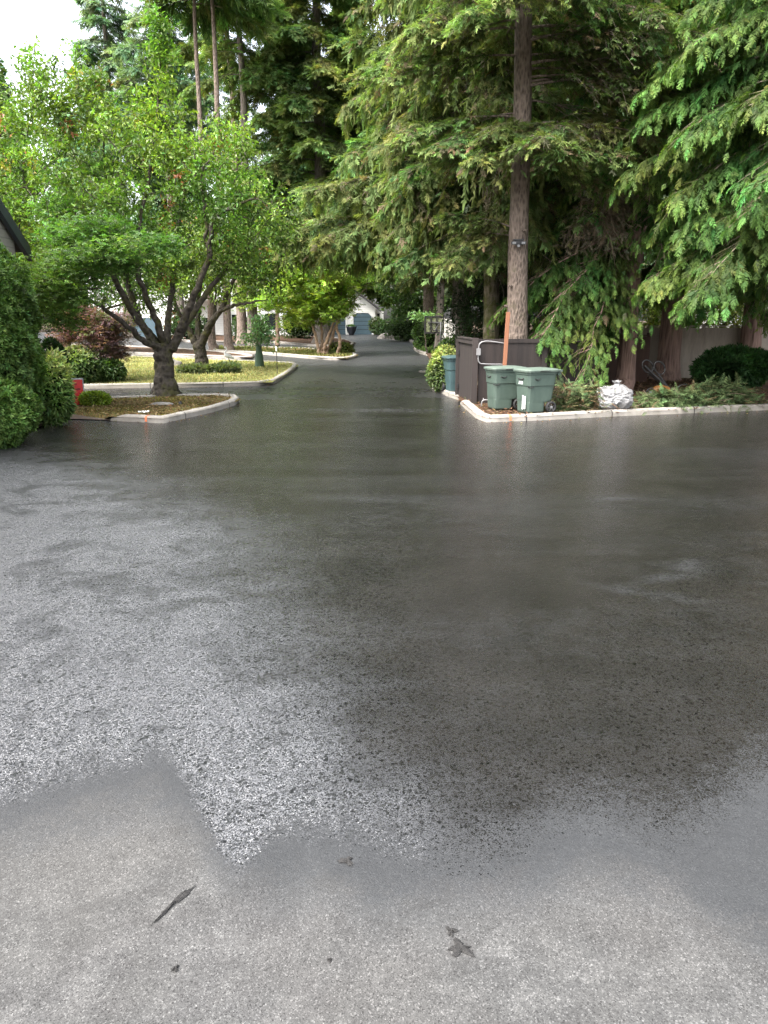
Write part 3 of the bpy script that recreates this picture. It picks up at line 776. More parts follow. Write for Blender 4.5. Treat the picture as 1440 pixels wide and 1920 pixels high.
# lawn grass and moss tufts
def grass(name, poly, n, hgt, cA, cB, label, seed, z0=0.1, dens=None):
    rng = np.random.default_rng(seed); lo, hi = poly.min(0), poly.max(0)
    p = lo + rng.random((n * 3, 2)) * (hi - lo); p = p[inside(p, poly)][:n]
    if dens: p = p[rng.random(len(p)) < np.clip(0.5 + 1.2 * lump(np.c_[p, 0 * p[:, :1]], dens, seed), 0.02, 1)]
    k = len(p); P3 = np.c_[p, zg(p[:, 1]) + z0]
    d = rng.normal(0, 0.45, (k, 3)); d[:, 2] = 1; b = rng.uniform(0, 6.28, k)
    cl = np.clip(1 + 0.7 * lump(P3, 0.55, seed), 0.5, 1.6)
    acc = Acc(); inst(acc, tpl_leaf(0.35, 0.0), P3, d, np.stack([np.cos(b), np.sin(b), 0 * b], 1), hgt * rng.uniform(0.5, 1.4, k), np.array(cA) * cl[:, None], np.array(cB) * cl[:, None], 0.25, rng)
    o = acc.obj(name, M['grass']); tag(o, label, None, None, 'stuff')
Bi = B * 0.985 + B.mean(0) * 0.015
grass('lawn_grass', Bi, 45000, 0.075, (0.15, 0.165, 0.05), (0.36, 0.345, 0.15), 'short yellow-green grass on the lawn island', 11, 0.1)
Ai = A * 0.93 + A.mean(0) * 0.07
grass('moss', Ai, 9000, 0.05, (0.07, 0.065, 0.015), (0.17, 0.15, 0.04), 'moss and needles on the front island', 12, 0.09, 0.8)
C2i = C2 * 0.94 + C2.mean(0) * 0.06
grass('ground_cover', C2i, 7000, 0.12, (0.05, 0.06, 0.015), (0.16, 0.17, 0.05), 'low green cover under the yellow-green maple', 13, 0.09, 0.5)
El = np.concatenate([GP((778,652),(785,660),(802,665)), GP((850,655),(850,642),(783,640))])
grass('ground_cover', El, 8000, 0.3, (0.03, 0.07, 0.02), (0.12, 0.20, 0.05), 'leafy ground cover behind the curved kerb', 14, 0.05)
def chips(name, poly, n, label, seed, cols):
    rng = np.random.default_rng(seed); lo, hi = poly.min(0), poly.max(0)
    p = lo + rng.random((n * 4, 2)) * (hi - lo); p = p[inside(p, poly)][:n]; k = len(p)
    P3 = np.c_[p, zg(p[:, 1]) + 0.10 + rng.random(k) * 0.03]; d = rng.normal(0, 1, (k, 3)); d[:, 2] *= 0.25
    ci = np.array(cols)[rng.integers(0, len(cols), k)]
    acc = Acc(); inst(acc, tpl_leaf(0.45, 0.05), P3, d, np.array([0, 0, 1.0]) + rng.normal(0, .3, (k, 3)), rng.uniform(0.03, 0.11, k), ci * 0.8, ci, 0.2, rng)
    tag(acc.obj(name, M['dry_leaf']), label, None, None, 'stuff')
En = np.concatenate([Ek[:7], Ek2, [[3.0, 24], [12.0, 27]]])
chips('mulch_litter', En, 14000, 'bark chips and dry needles on the bed behind the bins', 15, [(0.16, 0.085, 0.05), (0.09, 0.05, 0.03), (0.26, 0.17, 0.11), (0.12, 0.10, 0.04)])
chips('needle_litter', Ai, 5000, 'dry needles and leaves on the front island', 16, [(0.16, 0.10, 0.05), (0.22, 0.17, 0.08), (0.10, 0.07, 0.03)])

rg = np.random.default_rng(19); pts = []
for poly, k in ((A[:4], 60), (Ek, 110), (B[:5], 50), (Ek2, 12)):
    q = densify(np.asarray(poly), False, 0.05); i = rg.integers(0, len(q), k); pts.append(q[i] + np.c_[rg.normal(0, .12, k), -np.abs(rg.normal(0.02, .22, k))])
q = np.concatenate(pts); n = len(q)
a = Acc(); d = rg.normal(0, 1, (n, 3)); d[:, 2] *= .15; cc = np.array([(0.20, 0.12, 0.05), (0.14, 0.16, 0.04), (0.10, 0.06, 0.03), (0.28, 0.20, 0.08)])[rg.integers(0, 4, n)]
inst(a, TP['leaf'], np.c_[q, zg(q[:, 1]) + 0.012], d, np.array([0, 0, 1.0]) + rg.normal(0, .2, (n, 3)), rg.uniform(.03, .08, n), cc * .7, cc, .2, rg)
tag(a.obj('fallen_leaves', M['dry_leaf']), 'few fallen leaves and needles in the gutters along the kerbs', None, None, 'stuff')
# ------------------------------------------------------------------ built things
M['cart_green'] = simple('weathered_green_plastic', (0.066, 0.096, 0.076), (0.042, 0.066, 0.053), 0.55, 2.5, (1, 1, 0.5), 0.15, 0.004, 40)
M['cart_lid'] = simple('faded_green_lid', (0.098, 0.128, 0.103), (0.058, 0.084, 0.067), 0.6, 3.5, (1, 1, 1), 0.15, 0.004, 40)
M['cart_teal'] = simple('teal_plastic', (0.045, 0.085, 0.085), (0.03, 0.06, 0.065), 0.5, 3)
M['rubber'] = simple('black_rubber', (0.012, 0.012, 0.012), (0.02, 0.02, 0.02), 0.75, 9)
M['black_metal'] = simple('black_paint', (0.012, 0.012, 0.013), (0.022, 0.021, 0.02), 0.45, 5)
M['hub'] = simple('grey_hub_plastic', (0.22, 0.22, 0.22), (0.13, 0.13, 0.13), 0.5, 9)
M['white_paint'] = simple('white_paint', (0.74, 0.74, 0.71), (0.60, 0.60, 0.57), 0.6, 3)
M['label'] = simple('worn_white_label', (0.70, 0.71, 0.70), (0.45, 0.47, 0.46), 0.6, 14)
M['conduit'] = simple('grey_conduit', (0.24, 0.235, 0.235), (0.18, 0.175, 0.175), 0.4, 6, metal=0.3)
M['brown_boards'] = simple('dark_brown_boards', (0.030, 0.021, 0.018), (0.011, 0.008, 0.007), 0.75, 1.6, (4.5, 4.5, 0.12), 0.3, 0.004, 12)
M['orange_wood'] = simple('orange_cedar_post', (0.25, 0.105, 0.05), (0.16, 0.062, 0.03), 0.7, 3, (12, 12, 0.6), 0.3, 0.004, 16)
M['red_boards'] = simple('reddish_boards', (0.075, 0.036, 0.024), (0.04, 0.02, 0.014), 0.8, 3, (2, 2, 0.3), 0.35, 0.006, 14)
M['beige_boards'] = simple('weathered_beige_boards', (0.36, 0.31, 0.25), (0.22, 0.185, 0.15), 0.85, 3, (2, 2, 0.3), 0.3, 0.006, 20)
M['grey_boards'] = simple('pale_grey_boards', (0.45, 0.43, 0.38), (0.30, 0.29, 0.26), 0.85, 3, (2, 2, 0.3), 0.3, 0.006, 20)
M['red_paint'] = simple('red_paint', (0.58, 0.02, 0.018), (0.36, 0.012, 0.012), 0.4, 8)
M['grey_side'] = simple('pale_grey_panel', (0.40, 0.40, 0.40), (0.22, 0.24, 0.25), 0.6, 12)
M['roofing'] = simple('dark_shingles', (0.075, 0.07, 0.065), (0.035, 0.034, 0.033), 0.9, 5, (1, 1, 1), 0.6, 0.02, 12)
M['trim_dark'] = simple('dark_blue_grey_trim', (0.040, 0.047, 0.055), (0.028, 0.033, 0.04), 0.5, 4)
M['door_teal'] = simple('slate_blue_door', (0.055, 0.095, 0.118), (0.042, 0.075, 0.095), 0.5, 2.5)
M['glass_dark'] = simple('dark_window_glass', (0.02, 0.025, 0.028), (0.012, 0.014, 0.016), 0.08, 2)
M['pot'] = simple('dark_glazed_pot', (0.012, 0.016, 0.024), (0.02, 0.024, 0.03), 0.3, 4)
M['orange_plastic'] = simple('orange_plastic', (0.24, 0.10, 0.018), (0.15, 0.06, 0.012), 0.5, 5)
M['mesh_green'] = simple('green_tree_guard', (0.06, 0.11, 0.06), (0.04, 0.075, 0.045), 0.7, 40)
M['orange_mark'] = simple('orange_survey_paint', (0.62, 0.16, 0.06), (0.48, 0.16, 0.08), 0.9, 20)
M['dry_twig'] = simple('dry_twigs', (0.20, 0.15, 0.10), (0.10, 0.075, 0.05), 0.9, 9)
M['tar'] = simple('tar_drops', (0.048, 0.046, 0.044), (0.007, 0.007, 0.007), 0.6, 70, bump=1.0, bdist=0.006, spec=0.25, fine=0.5)
def siding(name, c, pitch=0.16):
    g = NG(name); sp = g.n('ShaderNodeSeparateXYZ'); g.l(g.co.outputs['Object'], sp.inputs[0])
    f = g.math('FRACT', g.math('DIVIDE', sp.outputs['Z'], pitch)); line = g.math('LESS_THAN', f, 0.12)
    nz = g.noise(2.0, 5, 0.6, g.mapping((1, 1, 3)))
    col = g.ramp(nz, [(0.3, tuple(x * 0.82 for x in c)), (0.7, c)])
    col = g.mix(g.math('MULTIPLY', line, 0.45), col, tuple(x * 0.4 for x in c))
    g.set(Base_Color=col, Roughness=0.7, Normal=g.bump(f, 0.8, 0.02)); return g.m
M['siding_white'] = siding('white_clapboard', (0.82, 0.82, 0.78))
M['siding_taupe'] = siding('taupe_clapboard', (0.30, 0.275, 0.245), 0.2)

def loft(secs, n=28, power=5.0):
    """stack of rounded-rectangle sections (z, cx, cy, half x, half y)"""
    a = np.linspace(0, 2*np.pi, n, endpoint=False); cs, sn = np.cos(a), np.sin(a)
    e = (np.abs(cs) ** power + np.abs(sn) ** power) ** (-1 / power); ux, uy = cs * e, sn * e
    V = np.concatenate([np.stack([cx + hx * ux, cy + hy * uy, np.full(n, z)], 1) for z, cx, cy, hx, hy in secs]); F = []
    k = np.arange(n); k2 = (k + 1) % n
    for i in range(len(secs) - 1): F.append(np.stack([i*n + k, i*n + k2, (i+1)*n + k2, (i+1)*n + k], 1))
    m = len(V); V = np.concatenate([V, [[secs[0][1], secs[0][2], secs[0][0]], [secs[-1][1], secs[-1][2], secs[-1][0]]]])
    F3 = np.concatenate([np.stack([np.full(n, m), k2, k], 1), np.stack([np.full(n, m+1), (len(secs)-1)*n + k, (len(secs)-1)*n + k2], 1)])
    return V, np.concatenate(F), F3
def wheel(name, parent, x, y, z, r, w):
    t = Acc(); a = np.linspace(0, 2*np.pi, 29)
    prof = [(r*0.66, -w/2), (r*0.94, -w/2), (r, -w*0.3), (r, w*0.3), (r*0.94, w/2), (r*0.66, w/2)]
    V = []; n = 28
    for (rr, yy) in prof: V.append(np.stack([x + rr*np.cos(a[:-1]), np.full(n, y + yy), z + rr*np.sin(a[:-1])], 1))
    k = np.arange(n); k2 = (k+1) % n; F = []
    m = len(prof)
    for i in range(m): F.append(np.stack([i*n + k, i*n + k2, ((i+1) % m)*n + k2, ((i+1) % m)*n + k], 1))
    t.add(np.concatenate(V), np.concatenate(F)); o = t.obj(name, M['rubber'], parent, True)
    h = Acc()
    for i in range(6):
        b = i * np.pi / 3 + 0.3; d = np.array([math.cos(b), 0, math.sin(b)]); p = np.array([x, y, z])
        h.add(*tube_vf([p + d * r*0.12, p + d * r * 0.68], r * 0.07, 6)[:3])
    h.add(*tube_vf([(x, y - w*0.6, z), (x, y + w*0.45, z)], r*0.2, 12)[:3])
    h.obj('hub', M['hub'], o)
    return o
def trash_cart(loc, rz, label, mat='cart_green', lid='cart_lid', group='wheeled trash carts by the shed', sc=1.0, badge=True):
    root = empty('trash_cart', loc, label, 'trash cart', group, rz)
    a = Acc()
    a.add(*loft([(0.02, -0.10, 0, 0.235, 0.235), (0.05, -0.10, 0, 0.25, 0.25), (0.26, -0.10, 0, 0.262, 0.258), (0.285, -0.02, 0, 0.345, 0.262), (0.33, 0.0, 0, 0.372, 0.266),
                 (0.66, 0.01, 0, 0.395, 0.285), (0.668, 0.01, 0, 0.412, 0.302), (0.70, 0.01, 0, 0.414, 0.304), (0.93, 0.015, 0, 0.432, 0.315), (0.938, 0.015, 0, 0.45, 0.332), (0.985, 0.015, 0, 0.452, 0.334), (0.99, 0.015, 0, 0.43, 0.315)], 36, 7))
    a.obj('body', M[mat], root, False)
    l = Acc()
    l.add(*loft([(0.992, 0.02, 0, 0.485, 0.362), (1.03, 0.02, 0, 0.49, 0.366), (1.055, 0.02, 0, 0.46, 0.335), (1.075, 0.0, 0, 0.33, 0.22), (1.08, 0.0, 0, 0.1, 0.06)], 36, 7))
    l.add(*box_vf((0.50, -0.30, 0.985), (0.575, 0.30, 1.035)))
    lo = l.obj('lid', M[lid], root)
    box_obj('rim_bar', [((-0.12, -0.378, 1.012), (0.16, -0.366, 1.03))], M['black_metal'], lo)
    box_obj('handle', [((0.46, -0.27, 0.90), (0.56, -0.23, 0.985)), ((0.46, 0.23, 0.90), (0.56, 0.27, 0.985)), ((0.53, -0.231, 0.90), (0.56, 0.231, 0.94))], M[mat], root, 0.008)
    for y in (-0.285, 0.285): wheel('wheel', root, 0.29, y, 0.142, 0.142, 0.08)
    ax = Acc(); ax.add(*tube_vf([(0.285, -0.24, 0.135), (0.285, 0.24, 0.135)], 0.014, 8)); ax.obj('axle', M['black_metal'], root)
    for (x, y, z, w, fx) in ((-0.425, 0.0, 0.84, 0.12, 1), (-0.33, -0.296, 0.655, 0.09, 0), (-0.15, -0.318, 0.84, 0.07, 0)):   # finger grips proud of the front and side
        t = np.linspace(-1, 1, 9); gr = Acc()
        c = np.stack([x + 0*t, y + w*t, z - 0.03*(1-t*t)], 1) if fx else np.stack([x + w*t, y + 0*t, z - 0.03*(1-t*t)], 1)
        gr.add(*tube_vf(c, 0.012, 6)); gr.obj('grip', M['black_metal'], root, True)
    if badge:
        for lo_, hi_ in (((-0.409, -0.07, 0.70), (-0.402, 0.09, 0.77)), ((-0.39, -0.19, 0.12), (-0.383, -0.13, 0.42)), ((-0.388, -0.10, 0.10), (-0.38, -0.05, 0.44))):
            box_obj('label_sticker', [(lo_, hi_)], M['label'], root)
    root.scale = (sc, sc, sc)
    return root
trash_cart((3.60, 17.82, 0.1), R(24), 'green wheeled trash cart nearest the kerb, its front with white label strips', sc=0.98)
trash_cart((2.98, 18.55, 0.1), R(14), 'green wheeled trash cart standing left of and partly behind the nearer cart', badge=False, sc=0.98)
b3 = base_at(852, 22.6, 0.1)
trash_cart(b3, R(100), 'teal wheeled bin half hidden behind the brown shed and the variegated shrub', 'cart_teal', 'cart_teal', badge=False, sc=1.0)

# brown trash shed: a boarded screen with a door on its left side
def boards(acc, p0, p1, z0, z1, w=0.14, th=0.022, gap=0.0018, rng=None, top=0.0):
    p0, p1 = np.asarray(p0, float), np.asarray(p1, float); L = np.linalg.norm(p1 - p0); d = (p1 - p0) / L; nml = np.array([-d[1], d[0]])
    n = max(1, int(L / w))
    for i in range(n):
        a, b = p0 + d * (L * i / n + gap/2), p0 + d * (L * (i+1) / n - gap/2)
        o = nml * (rng.normal(0, 0.0004) if rng is not None else 0); zt = z1 + (rng.normal(0, top) if top else 0)
        za, zb = float(zg(a[1])), float(zg(b[1]))
        q = [a + o, b + o, b + o + nml * th, a + o + nml * th]
        V = [(*q[0], z0 + za), (*q[1], z0 + zb), (*q[2], z0 + zb), (*q[3], z0 + za), (*q[0], zt + za), (*q[1], zt + zb), (*q[2], zt + zb), (*q[3], zt + za)]
        acc.add(V, [(0,3,2,1),(4,5,6,7),(0,1,5,4),(1,2,6,5),(2,3,7,6),(3,0,4,7)])
def rail(acc, p0, p1, z, h=0.09, th=0.04, off=0.0):
    p0, p1 = np.asarray(p0, float), np.asarray(p1, float); L = np.linalg.norm(p1 - p0); d = (p1 - p0) / L; nml = np.array([-d[1], d[0]])
    za, zb = float(zg(p0[1])), float(zg(p1[1])); q = [p0 + nml*off, p1 + nml*off, p1 + nml*(off+th), p0 + nml*(off+th)]
    V = [(*q[0], z+za), (*q[1], z+zb), (*q[2], z+zb), (*q[3], z+za), (*q[0], z+h+za), (*q[1], z+h+zb), (*q[2], z+h+zb), (*q[3], z+h+za)]
    acc.add(V, [(0,3,2,1),(4,5,6,7),(0,1,5,4),(1,2,6,5),(2,3,7,6),(3,0,4,7)])
rng = np.random.default_rng(3)
sc0 = base_at(888, 19.75, 0.05)[:2]; sl = base_at(858, 21.7, 0.05)[:2]; sr = np.array([4.25, 20.0])
root = empty('trash_shed', (sc0[0], sc0[1], 0.05), 'dark brown boarded trash enclosure with a side door behind the green carts', 'shed')
def to_root(o, root): o.parent = root; o.location = -root.location; return o
a = Acc(); boards(a, sc0 + [0.1, 0], sr, 0.03, 1.66, rng=rng); to_root(a.obj('board_panel', M['brown_boards']), root)
a = Acc(); boards(a, sl + (sc0 - sl) * 0.04, sc0 + (sl - sc0) * 0.07, 0.0, 1.62, 0.45, 0.03, 0.004, rng); dr = to_root(a.obj('door', M['brown_boards']), root)
a = Acc(); rail(a, sl, sc0, 1.62, 0.10, 0.12, -0.05); rail(a, sl, sc0, 1.735, 0.035, 0.16, -0.07); rail(a, sc0, sr, 1.66, 0.10, 0.1, -0.03); to_root(a.obj('top_rail', M['brown_boards']), root)
for p in (sc0, sl, sr): to_root(box_obj('post', [((p[0]-0.075, p[1]-0.075, 0.0), (p[0]+0.075, p[1]+0.075, 1.80 if p is sc0 else 1.72))], M['brown_boards'], None, 0.008), root)
for z in (0.35, 1.3):
    p = sc0 + (sl - sc0) * 0.93; dd_ = (sc0 - sl) / np.linalg.norm(sc0 - sl); nm = np.array([dd_[1], -dd_[0]])
    hz = Acc(); hz.add(*box_vf((p[0]-0.03+nm[0]*0.03, p[1]-0.03+nm[1]*0.03, z), (p[0]+0.02+nm[0]*0.03, p[1]+0.03+nm[1]*0.03, z+0.12)))
    to_root(hz.obj('hinge', M['black_metal']), root)
# grey conduit loop with a switch box on the shed corner
cy = sc0[1] - 0.13
root = empty('conduit', (sc0[0], cy, 1.0), 'pale grey conduit loop with a small junction box on the shed corner', 'conduit')
x0 = sc0[0] + 0.05
px2 = base_at(944, 19.5)[0]
pts = curve([(px2, cy, 1.66), (x0 + 0.45, cy, 1.70), (x0 + 0.2, cy, 1.72), (x0 + 0.05, cy, 1.66), (x0 + 0.02, cy, 1.5), (x0 + 0.02, cy, 1.25), (x0 + 0.07, cy, 1.16), (x0 + 0.2, cy, 1.14), (px2, cy, 1.13)], 40)
a = Acc(); a.add(*tube_vf(pts, 0.017, 8)); to_root(a.obj('pipe', M['conduit'], None, True), root)
to_root(box_obj('junction_box', [((x0 - 0.035, cy - 0.05, 1.36), (x0 + 0.075, cy + 0.03, 1.54))], M['conduit'], None, 0.01), root)
# orange post leaning in front of the shed
pb = base_at(941, 19.45, 0.08)
a = box_obj('wooden_post', [((-0.048, -0.045, 0), (0.048, 0.045, 2.36))], M['orange_wood'], None, 0.006)
a.location = pb; a.rotation_euler = (0, R(1.6), 0); tag(a, 'orange-brown square cedar post standing left of the big trunk', 'post')
# silver tap fitting low by the shed
pf = base_at(903, 19.0, 0.1)
a = Acc(); a.add(*tube_vf(curve([(0, 0, 0), (0.0, 0, 0.1), (0.04, 0, 0.16), (0.14, 0, 0.17), (0.2, 0, 0.12)], 14), 0.018, 8)); a.add(*tube_vf([(0.04, 0, 0.16), (0.04, 0, 0.22)], 0.012, 6))
o = a.obj('water_tap', M['conduit'], None, True); o.location = pf; tag(o, 'small silver bent pipe at the foot of the brown shed', 'tap')

def fence(name, pts, z1, mat, label, rng, w=0.145, post=2.4, cap=True, group=None):
    pts = [np.asarray(p, float) for p in pts]
    root = empty(name, (pts[0][0], pts[0][1], float(zg(pts[0][1]))), label, 'fence', group)
    a = Acc()
    for p, q in zip(pts[:-1], pts[1:]):
        boards(a, p, q, 0.02, z1, w, rng=rng, top=0.012)
        for nm_, z_, h_, t_, o_ in (('rail', 0.4, 0.08, 0.04, 0.024), ('rail', z1 - 0.3, 0.08, 0.04, 0.024), ('cap_rail', z1 + 0.035, 0.04, 0.12, -0.05)):
            r = Acc(); rail(r, p, q, z_, h_, t_, o_); to_root(r.obj(nm_, M[mat]), root)
        n = max(1, int(np.linalg.norm(q - p) / post))
        for i in range(n + 1):
            c = p + (q - p) * i / n; z = float(zg(c[1])); d = (q - p) / np.linalg.norm(q - p); c = c + np.array([-d[1], d[0]]) * 0.1
            to_root(box_obj('post', [((c[0]-0.05, c[1]-0.05, z - 0.1), (c[0]+0.05, c[1]+0.05, z + z1 + 0.12))], M[mat], None), root)
    to_root(a.obj('board_panel', M[mat]), root)
    return root
fence('brown_fence', [sr + [0.08, 0], [5.8, 20.8]], 1.62, 'brown_boards', 'dark brown board fence running right from the big trunk behind the carts', rng)
fence('red_fence', [[5.9, 21.0], [6.5, 24.3], [9.0, 25.6]], 1.6, 'red_boards', 'reddish brown fence passing behind the thin cedar trunk', rng, cap=True)
f1 = base_at(1190, 27.5)[:2]; f2 = base_at(1330, 28.0)[:2]
fence('beige_fence', [[8.9, 27.2], [27.0, 27.8]], 1.85, 'beige_boards', 'weathered beige board fence behind the dark shrub on the right', rng, 0.19)
fence('grey_fence', [[3.4, 62.0], [3.35, 52.0], [3.2, 42.0], [3.3, 30.0]], 1.85, 'grey_boards', 'pale fence along the drive behind the basketball hoop', rng, 0.16)
fence('grey_fence', [base_at(742, 73)[:2], [3.4, 73.0], [3.4, 62.1]], 2.0, 'beige_boards', 'taupe fence at the end of the drive right of the garage', rng, 0.16)

# basketball hoop seen from behind
hb = base_at(822, 38.0, 0.05); hz0 = hb[2]
Ybb = 38.6
ptl = P(797, 594, Ybb); pbr = P(831, 624, Ybb)
root = empty('basketball_hoop', hb, 'black framed basketball backboard on a pole seen from behind', 'basketball hoop')
lc = lambda p: np.asarray(p, float) - hb
x0_, x1_ = lc(ptl)[0], lc(pbr)[0]; z1_, z0_ = lc(ptl)[2], lc(pbr)[2]; yb = 0.6
g = NG('clear_backboard'); g.set(Base_Color=g.ramp(g.noise(3), [(0.3, (0.16, 0.18, 0.10)), (0.7, (0.24, 0.26, 0.16))]), Roughness=0.25, Alpha=0.55); M['backboard'] = g.m
bb = box_obj('backboard', [((x0_, yb, z0_), (x1_, yb + 0.02, z1_))], M['backboard'], root)
w = 0.075
box_obj('frame', [((x0_-w/2, yb-0.03, z0_-w/2), (x0_+w/2, yb+0.03, z1_+w/2)), ((x1_-w/2, yb-0.03, z0_-w/2), (x1_+w/2, yb+0.03, z1_+w/2)), ((x0_+w/2, yb-0.029, z0_-w/2), (x1_-w/2, yb+0.029, z0_+w/2)), ((x0_+w/2, yb-0.029, z1_-w/2), (x1_-w/2, yb+0.029, z1_+w/2)), ((x0_*0.68+x1_*0.32-w/2, yb-0.028, z0_+w/2), (x0_*0.68+x1_*0.32+w/2, yb-0.022, z1_-w/2)), ((x0_*0.36+x1_*0.64-w/2, yb-0.028, z0_+w/2), (x0_*0.36+x1_*0.64+w/2, yb-0.022, z1_-w/2))], M['black_metal'], bb)
a = Acc(); zm = (z0_ + z1_) / 2; xm = (x0_ + x1_) / 2
a.add(*tube_vf([(0.1, 0, -0.05), (0.1, 0, z1_ - 0.25)], 0.05, 10)); a.obj('pole', M['black_metal'], root, True)
a = Acc()
for p, q in (((0.1, 0, z1_-0.3), (xm-0.05, yb-0.03, zm+0.1)), ((0.1, 0, zm-0.25), (xm-0.05, yb-0.03, z0_+0.12)), ((xm-0.3, yb-0.05, zm+0.12), (xm-0.02, yb-0.05, z0_+0.1)), ((xm+0.3, yb-0.05, zm+0.12), (xm+0.02, yb-0.05, z0_+0.1)), ((xm-0.32, yb-0.05, zm+0.12), (xm+0.32, yb-0.05, zm+0.12)), ((0.1, 0, zm-0.25), (0.28, -0.1, z0_-0.25)), ((0.28, -0.1, z0_-0.25), (0.1, 0, z0_-0.5))):
    a.add(*tube_vf([p, q], 0.028, 6))
a.obj('brace', M['black_metal'], root)
a = Acc(); t = np.linspace(0, 2*np.pi, 25); a.add(*tube_vf(np.stack([xm + 0.23*np.cos(t), yb + 0.27 + 0.23*np.sin(t), np.full(25, z0_ + 0.15)], 1), 0.012, 6)); a.obj('rim', M['orange_plastic'], root)

# red box beside the path
rb = base_at(148, 19.6, 0.08)
root = empty('post_box', rb, 'red box with a pale grey side standing between the shrubs on the left', 'box')
rz = R(28); root.rotation_euler = (0, 0, rz)
box_obj('front_panel', [((-0.17, -0.19, 0.0), (0.12, -0.155, 0.66))], M['red_paint'], root, 0.006)
box_obj('body', [((-0.165, -0.153, 0.0), (0.125, 0.13, 0.68))], M['grey_side'], root, 0.008)
box_obj('side_panel', [((0.126, -0.17, 0.0), (0.152, 0.14, 0.69))], M['grey_side'], root, 0.005)
M['scuff'] = simple('dark_red_scuffs', (0.20, 0.01, 0.01), (0.12, 0.008, 0.008), 0.6, 20)
for (x, z, r_) in ((0.0, 0.42, 0.05), (-0.08, 0.2, 0.04), (0.06, 0.3, 0.03), (-0.05, 0.55, 0.03)):
    a = Acc(); t = np.linspace(0, 2*np.pi, 12, endpoint=False); V = np.stack([x + r_*np.cos(t)*1.3, np.full(12, -0.1925), z + r_*np.sin(t)*0.6], 1)
    a.add(np.concatenate([V, [[x, -0.1925, z]]]), None, [(12, i, (i+1) % 12) for i in range(12)])
    a.obj('scuff_patch', M['scuff'], root)

# white egret ornament on the lawn
eg = G(429, 690, 0.11)
root = empty('egret_statue', eg, 'white long-legged egret ornament standing on the lawn behind the second cherry', 'ornament')
a = Acc(); k = 1.0
V, F, F3 = tube_vf(curve([(0.24, 0, 0.38), (0.12, 0, 0.45), (0.0, 0, 0.50), (-0.10, 0, 0.55), (-0.13, 0, 0.62), (-0.08, 0, 0.70), (-0.05, 0, 0.77), (-0.09, 0, 0.83), (-0.15, 0, 0.835)], 30), np.interp(np.linspace(0, 1, 30), [0, .12, .25, .38, .45, .6, .8, .92, 1], [.015, .07, .10, .08, .045, .028, .024, .036, .02]), 10)
a.add(V, F, F3); a.obj('body', M['white_paint'], root, True)
a = Acc(); a.add(*tube_vf([(-0.15, 0, 0.835), (-0.27, 0, 0.82)], [0.014, 0.003], 6)); a.obj('beak', M['orange_plastic'], root)
for y in (-0.035, 0.035):
    a = Acc(); a.add(*tube_vf([(0.02, y, 0.44), (0.03, y, 0.22), (0.0, y, 0.0)], 0.011, 6)); a.add(*tube_vf([(0.0, y, 0.01), (-0.08, y, 0.008)], 0.009, 5)); a.obj('leg', M['black_metal'], root)
# thin garden stake lamp
gs = G(520, 702, 0.1)
root = empty('garden_light', gs, 'thin dark stake light at the right end of the lawn', 'garden light')
a = Acc(); a.add(*tube_vf([(0, 0, -0.05), (0, 0, 0.95)], 0.014, 6)); a.obj('stake', M['black_metal'], root)
a = Acc(); a.add(*loft([(0.86, 0, 0, 0.028, 0.028), (0.98, 0, 0, 0.035, 0.035), (0.985, 0, 0, 0.05, 0.05), (1.03, 0, 0, 0.012, 0.012)], 12, 2)); a.obj('lamp_head', M['white_paint'], root)
# stone in the lawn behind the cherry trunk and litter on the island
def rock(name, loc, r, mat, label, cat, seed, flat=0.6):
    bm = bmesh.new(); bmesh.ops.create_icosphere(bm, subdivisions=3, radius=1)
    for v in bm.verts:
        n_ = mnoise.noise(v.co * 1.3 + Vector((seed, 0, 0))); v.co = v.co * (1 + 0.35 * n_); v.co = Vector((v.co.x * r[0], v.co.y * r[1], max(-0.2, v.co.z) * r[2]))
    me = bpy.data.meshes.new(name); bm.to_mesh(me); bm.free()
    for f in me.polygons: f.use_smooth = True
    o = link(name, me, mat); o.location = loc; return tag(o, label, cat)
M['stone'] = simple('grey_stone', (0.26, 0.24, 0.21), (0.12, 0.11, 0.10), 0.9, 8, bump=0.5)
rock('stone', G(322, 686, 0.1), (0.42, 0.3, 0.3), M['stone'], 'grey stone in the lawn right of the big cherry trunk', 'stone', 1)
rock('stone', G(303, 758, 0.12), (0.30, 0.12, 0.07), M['stone'], 'flat brown stone among the moss below the big cherry trunk', 'stone', 2)
rock('stone', G(338, 757, 0.12), (0.05, 0.05, 0.07), M['black_metal'], 'small dark lump on the moss right of the flat stone', 'stone', 3)
def crumple(name, loc, size, mat, label, cat, seed):
    a = Acc(); n = 7; r = np.random.default_rng(seed); u = np.linspace(-1, 1, n)
    X, Y = np.meshgrid(u, u); Z = 0.35 * r.random((n, n)); V = np.stack([X * size[0] * (1 + 0.2*r.normal(size=(n, n))*0.3), Y * size[1], Z * size[2] + 0.01], -1).reshape(-1, 3)
    F = [(j*n+i, j*n+i+1, (j+1)*n+i+1, (j+1)*n+i) for j in range(n-1) for i in range(n-1)]
    a.add(V, F); o = a.obj(name, mat); o.location = loc; o.rotation_euler = (0, 0, R(20)); return tag(o, label, cat)
crumple('paper_litter', G(270, 775, 0.15), (0.12, 0.05, 0.16), M['white_paint'], 'crumpled white paper lying on the front island kerb', 'litter', 4)
